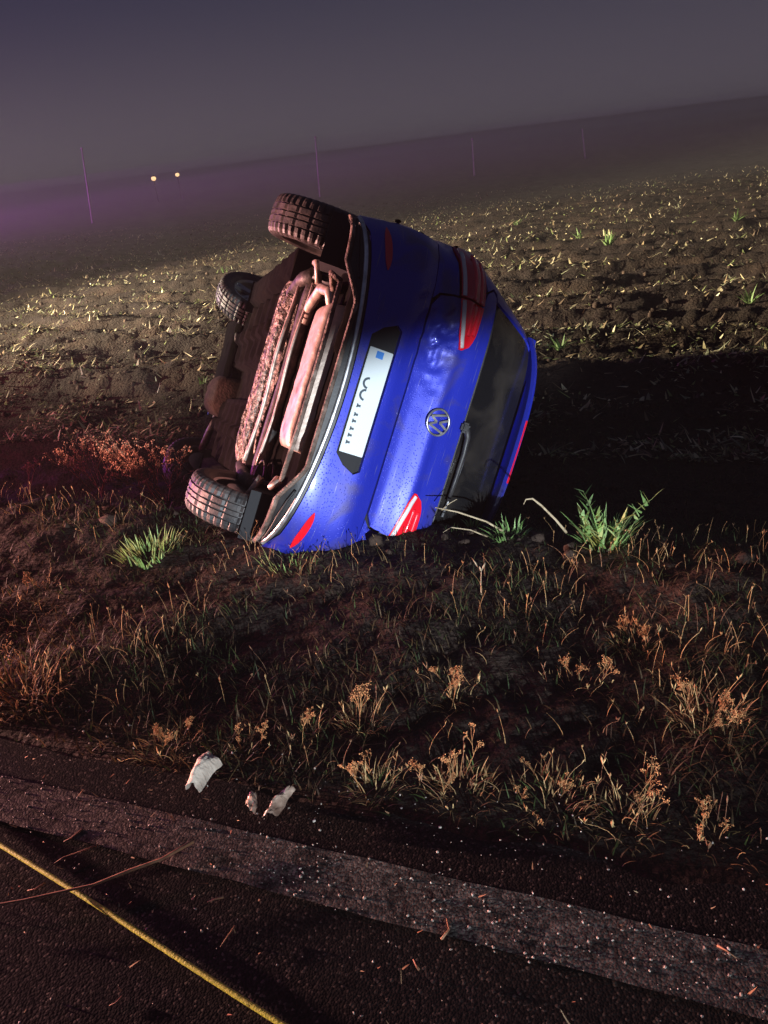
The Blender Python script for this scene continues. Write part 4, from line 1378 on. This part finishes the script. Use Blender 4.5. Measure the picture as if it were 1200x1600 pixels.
# ------------------------------------------------------------------ on the road
M_cord = noise_col(nmat('yellow_cord', rough=0.65), 55, [(0.3, (0.34, 0.40, 0.035)), (0.6, (0.54, 0.62, 0.06)), (0.8, (0.40, 0.45, 0.08))], bump=0.6, bump_scale=160, bump_dist=0.003)
def cord():
    a, b = pix(-260, 1148, 0.009), pix(560, 1680, 0.009)
    a, b = a + (a - b) * 0.9, b + (b - a) * 0.4
    V, F = [], []
    n, m = 260, 10
    dr = (b - a).normalized(); sd = Vector((-dr.y, dr.x, 0))
    for i in range(n + 1):
        f = i / n
        p = a.lerp(b, f) + sd * (0.004 * math.sin(f * 9.0) + 0.0015 * math.sin(f * 31))
        if p.z < 0: p.z = 0
        for k in range(m):
            an = 6.283 * k / m
            tw = 0.0064 + 0.0004 * math.cos(3 * (an - f * 260))
            V.append(p + sd * math.cos(an) * tw + Vector((0, 0, 1)) * math.sin(an) * tw)
    for i in range(n):
        for k in range(m): F.append((i * m + k, i * m + (k + 1) % m, (i + 1) * m + (k + 1) % m, (i + 1) * m + k))
    o = mesh_np('yellow_cord', V, F, M_cord, smooth=True)
    tag(o, 'yellow cord stretched straight across the lower left of the tar road', 'cord')
cord()

def twig(pxs, r, label, lift=0.006, mat=M_reed, arc=0.0):
    pts = []
    for i, (x, y) in enumerate(pxs):
        p = pix(x, y, 0.0)
        p.z = lift + arc * math.sin(math.pi * i / (len(pxs) - 1))
        pts.append(p)
    return crooked('twig', pts, r, mat, label, 'twig')
twig([(305, 1324), (255, 1352), (205, 1370), (150, 1392), (90, 1405), (40, 1416), (-30, 1428), (-90, 1436)], 0.0050, 'longest dry reed crossing over the yellow cord', 0.022)
twig([(130, 1298), (112, 1312), (100, 1318)], 0.0030, 'short curved twig above the yellow cord, nearest the painted line')
twig([(155, 1322), (130, 1332), (100, 1342), (85, 1352)], 0.0024, 'thin twig between the long reed and the painted line')
twig([(72, 1382), (56, 1392), (44, 1394)], 0.0030, 'small twig left of the cord and the long reed')
twig([(368, 1450), (356, 1466), (345, 1482)], 0.0028, 'single short twig on the dark tar right of the cord')
twig([(350, 1404), (335, 1408), (325, 1412)], 0.0030, 'pale sliver lying on the tar below the end of the long reed')
twig([(192, 1560), (182, 1570), (172, 1574)], 0.0026, 'tiny curved twig at the lower left of the road')
twig([(655, 1518), (650, 1510), (646, 1502)], 0.0030, 'tiny orange twig on the tar right of centre')
twig([(690, 1470), (702, 1455), (698, 1438)], 0.0030, 'crooked dry leaf stem below the painted line')
twig([(1120, 1480), (1135, 1488), (1150, 1500)], 0.0028, 'short reddish twig on the painted line at the right')

# crumpled litter
def crumple(name, pts, thick, mat, label, cat, nu=22, nv=12, amp=0.012, seed=3, height=0.03):
    """a folded sheet lying on the ground over four corner pixels"""
    A, B, D, E_ = [pix(x, y, 0.0) for x, y in pts]
    V, F = [], []
    for i in range(nu + 1):
        u = i / nu
        for j in range(nv + 1):
            v = j / nv
            p = (A.lerp(B, u)).lerp(E_.lerp(D, u), v)
            n1 = float(fbm(np.array([u * 4.1]), np.array([v * 3.3]), oct=4, seed=seed)[0]) - 0.5
            n2 = float(fbm(np.array([u * 3.1 + 7]), np.array([v * 3.9]), oct=4, seed=seed + 5)[0]) - 0.5
            hz = height * (math.sin(math.pi * v) ** 0.7) * (0.55 + 0.45 * math.sin(math.pi * u)) + n1 * amp * 2.2
            V.append(p + Vector((n2 * amp, n1 * amp, max(0.003, hz + 0.004))))
    m = nv + 1
    for i in range(nu):
        for j in range(nv): F.append((i * m + j, (i + 1) * m + j, (i + 1) * m + j + 1, i * m + j + 1))
    o = mesh_np(name, V, F, mat)
    md = o.modifiers.new('sheet', 'SOLIDIFY'); md.thickness = thick
    tag(o, label, cat)
    return o
M_cloth = noise_col(nmat('pale_cloth', rough=0.8), 22, [(0.3, (0.55, 0.45, 0.36)), (0.7, (0.80, 0.70, 0.58))], bump=0.5, bump_scale=60, bump_dist=0.006)
M_scrap = noise_col(nmat('brown_plastic', rough=0.35), 30, [(0.3, (0.18, 0.11, 0.08)), (0.7, (0.48, 0.36, 0.28))], bump=0.4, bump_scale=50, bump_dist=0.006)
crumple('crumpled_cloth', ((292, 1238), (322, 1184), (346, 1196), (312, 1240)), 0.002, M_cloth, 'pale crumpled cloth lying where the grass meets the tar', 'cloth', seed=3, height=0.055)
crumple('plastic_scrap', ((412, 1278), (440, 1246), (462, 1236), (432, 1278)), 0.0015, M_scrap, 'brown crumpled plastic scrap on the tar edge', 'scrap', seed=8, height=0.03)
crumple('plastic_scrap', ((384, 1262), (392, 1244), (402, 1250), (400, 1274)), 0.0015, M_scrap, 'small orange brown scrap beside the crumpled plastic', 'scrap', seed=14, nu=10, nv=8, height=0.02)

def gravel():
    bm = bmesh.new()
    bmesh.ops.create_icosphere(bm, subdivisions=1, radius=1)
    ico = np.array([v.co[:] for v in bm.verts]); tri = np.array([[v.index for v in f.verts] for f in bm.faces])
    bm.free()
    n = 3600
    d = -0.2 + 1.75 * rng.random(n)
    e = (rng.random(n) * 2 - 1) * 2.3
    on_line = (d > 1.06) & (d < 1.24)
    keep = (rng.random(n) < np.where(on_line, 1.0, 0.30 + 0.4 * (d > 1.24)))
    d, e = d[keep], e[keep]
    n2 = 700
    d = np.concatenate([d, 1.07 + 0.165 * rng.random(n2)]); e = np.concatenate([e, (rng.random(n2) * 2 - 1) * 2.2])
    xy = from_de(d, e)
    n = len(xy)
    r = 0.0011 + 0.0026 * rng.random(n) ** 2.5
    k = len(ico)
    V = ico[None] * (1 + 0.6 * (rng.random((n, k, 1)) - 0.5)) * (0.6 + 0.8 * rng.random((n, 1, 3))) * r[:, None, None]
    P = np.stack([xy[:, 0], xy[:, 1], np.full(n, 0.004) + r * 0.4], 1)
    V = (V + P[:, None]).reshape(-1, 3)
    F = (np.arange(n)[:, None, None] * k + tri[None]).reshape(-1, 3)
    pal = np.array([[0.16, 0.14, 0.13], [0.28, 0.24, 0.20], [0.30, 0.26, 0.22], [0.48, 0.43, 0.37]])
    c = np.repeat(pick(pal, n), k, 0)
    tag(mesh_np('loose_gravel', V, F, M_stone, cols=c), 'loose stone chips scattered over the tar and its painted line', 'gravel', None, 'stuff')
gravel()

def road_litter():
    n = 420
    d = -0.1 + 1.55 * rng.random(n); e = (rng.random(n) * 2 - 1) * 2.0
    xy = from_de(d, e)
    P = np.stack([xy[:, 0], xy[:, 1], np.full(n, 0.006)], 1)
    t = pick(np.array([[0.45, 0.26, 0.14], [0.55, 0.40, 0.24], [0.36, 0.16, 0.09]]), n, 0.3)
    v, f, c = blades(P, 0.008 + 0.028 * rng.random(n) ** 2, 0.002 + 0.003 * rng.random(n), 1.1 + 0.35 * rng.random(n), rng.random(n) * 6.283, (rng.random(n) - 0.7) * 0.8, t, segs=3, twist=(rng.random(n) - .5) * 1.5)
    tag(mesh_np('straw_litter', v, f, M_chip, cols=c), 'bits of dry straw blown over the tar', 'straw', None, 'stuff')
road_litter()

# ------------------------------------------------------------------ mist
def ground_mist():
    """a low bank of mist lying over the far field"""
    xs = np.linspace(-150, 150, 31); ys = np.linspace(20, 210, 20)
    bm = bmesh.new()
    top, bot = {}, {}
    for i, x in enumerate(xs):
        for j, y in enumerate(ys):
            edge = i in (0, len(xs) - 1) or j in (0, len(ys) - 1)
            h = -0.3 if edge else min(3.0, 0.5 + (y - 20) * 0.05) + 0.45 * math.sin(x * 0.13 + 1.7) * math.cos(y * 0.17) + 0.2 * math.sin(x * 0.41 + y * 0.2)
            top[i, j] = bm.verts.new((x, y, h)); bot[i, j] = bm.verts.new((x, y, -0.9))
    for i in range(len(xs) - 1):
        for j in range(len(ys) - 1):
            bm.faces.new((top[i, j], top[i + 1, j], top[i + 1, j + 1], top[i, j + 1]))
            bm.faces.new((bot[i, j], bot[i, j + 1], bot[i + 1, j + 1], bot[i + 1, j]))
    for i in range(len(xs) - 1):
        for j, fl in ((0, 1), (len(ys) - 1, 0)):
            q = (bot[i, j], bot[i + 1, j], top[i + 1, j], top[i, j])
            bm.faces.new(q if fl else q[::-1])
    for j in range(len(ys) - 1):
        for i, fl in ((0, 0), (len(xs) - 1, 1)):
            q = (bot[i, j], bot[i, j + 1], top[i, j + 1], top[i, j])
            bm.faces.new(q if fl else q[::-1])
    me = bpy.data.meshes.new('ground_mist'); bm.to_mesh(me); bm.free()
    m = bpy.data.materials.new('mist')
    m.use_nodes = True
    m.node_tree.nodes.clear()
    out = m.node_tree.nodes.new('ShaderNodeOutputMaterial')
    v = m.node_tree.nodes.new('ShaderNodeVolumePrincipled')
    v.inputs['Color'].default_value = (0.85, 0.85, 0.88, 1)
    v.inputs['Density'].default_value = 0.012
    m.node_tree.links.new(v.outputs[0], out.inputs['Volume'])
    me.materials.append(m)
    o = bpy.data.objects.new('ground_mist', me)
    C.objects.link(o)
    tag(o, 'low bank of violet lit mist over the far field', 'mist', None, 'stuff')
ground_mist()

def haze():
    """thin even night air round the whole scene"""
    bm = bmesh.new()
    bmesh.ops.create_cube(bm, size=1.0)
    me = bpy.data.meshes.new('haze'); bm.to_mesh(me); bm.free()
    me.transform(Matrix.Translation((0, 240, 5.3)) @ Matrix.Diagonal((2600, 700, 14.6, 1)))
    m = bpy.data.materials.new('night_air')
    m.use_nodes = True
    m.node_tree.nodes.clear()
    out = m.node_tree.nodes.new('ShaderNodeOutputMaterial')
    v = m.node_tree.nodes.new('ShaderNodeVolumePrincipled')
    v.inputs['Color'].default_value = (0.9, 0.86, 0.88, 1)
    v.inputs['Density'].default_value = 0.0013
    m.node_tree.links.new(v.outputs[0], out.inputs['Volume'])
    me.materials.append(m)
    o = bpy.data.objects.new('haze', me)
    C.objects.link(o)
    tag(o, 'thin night haze over road and field', None, None, 'stuff')
haze()
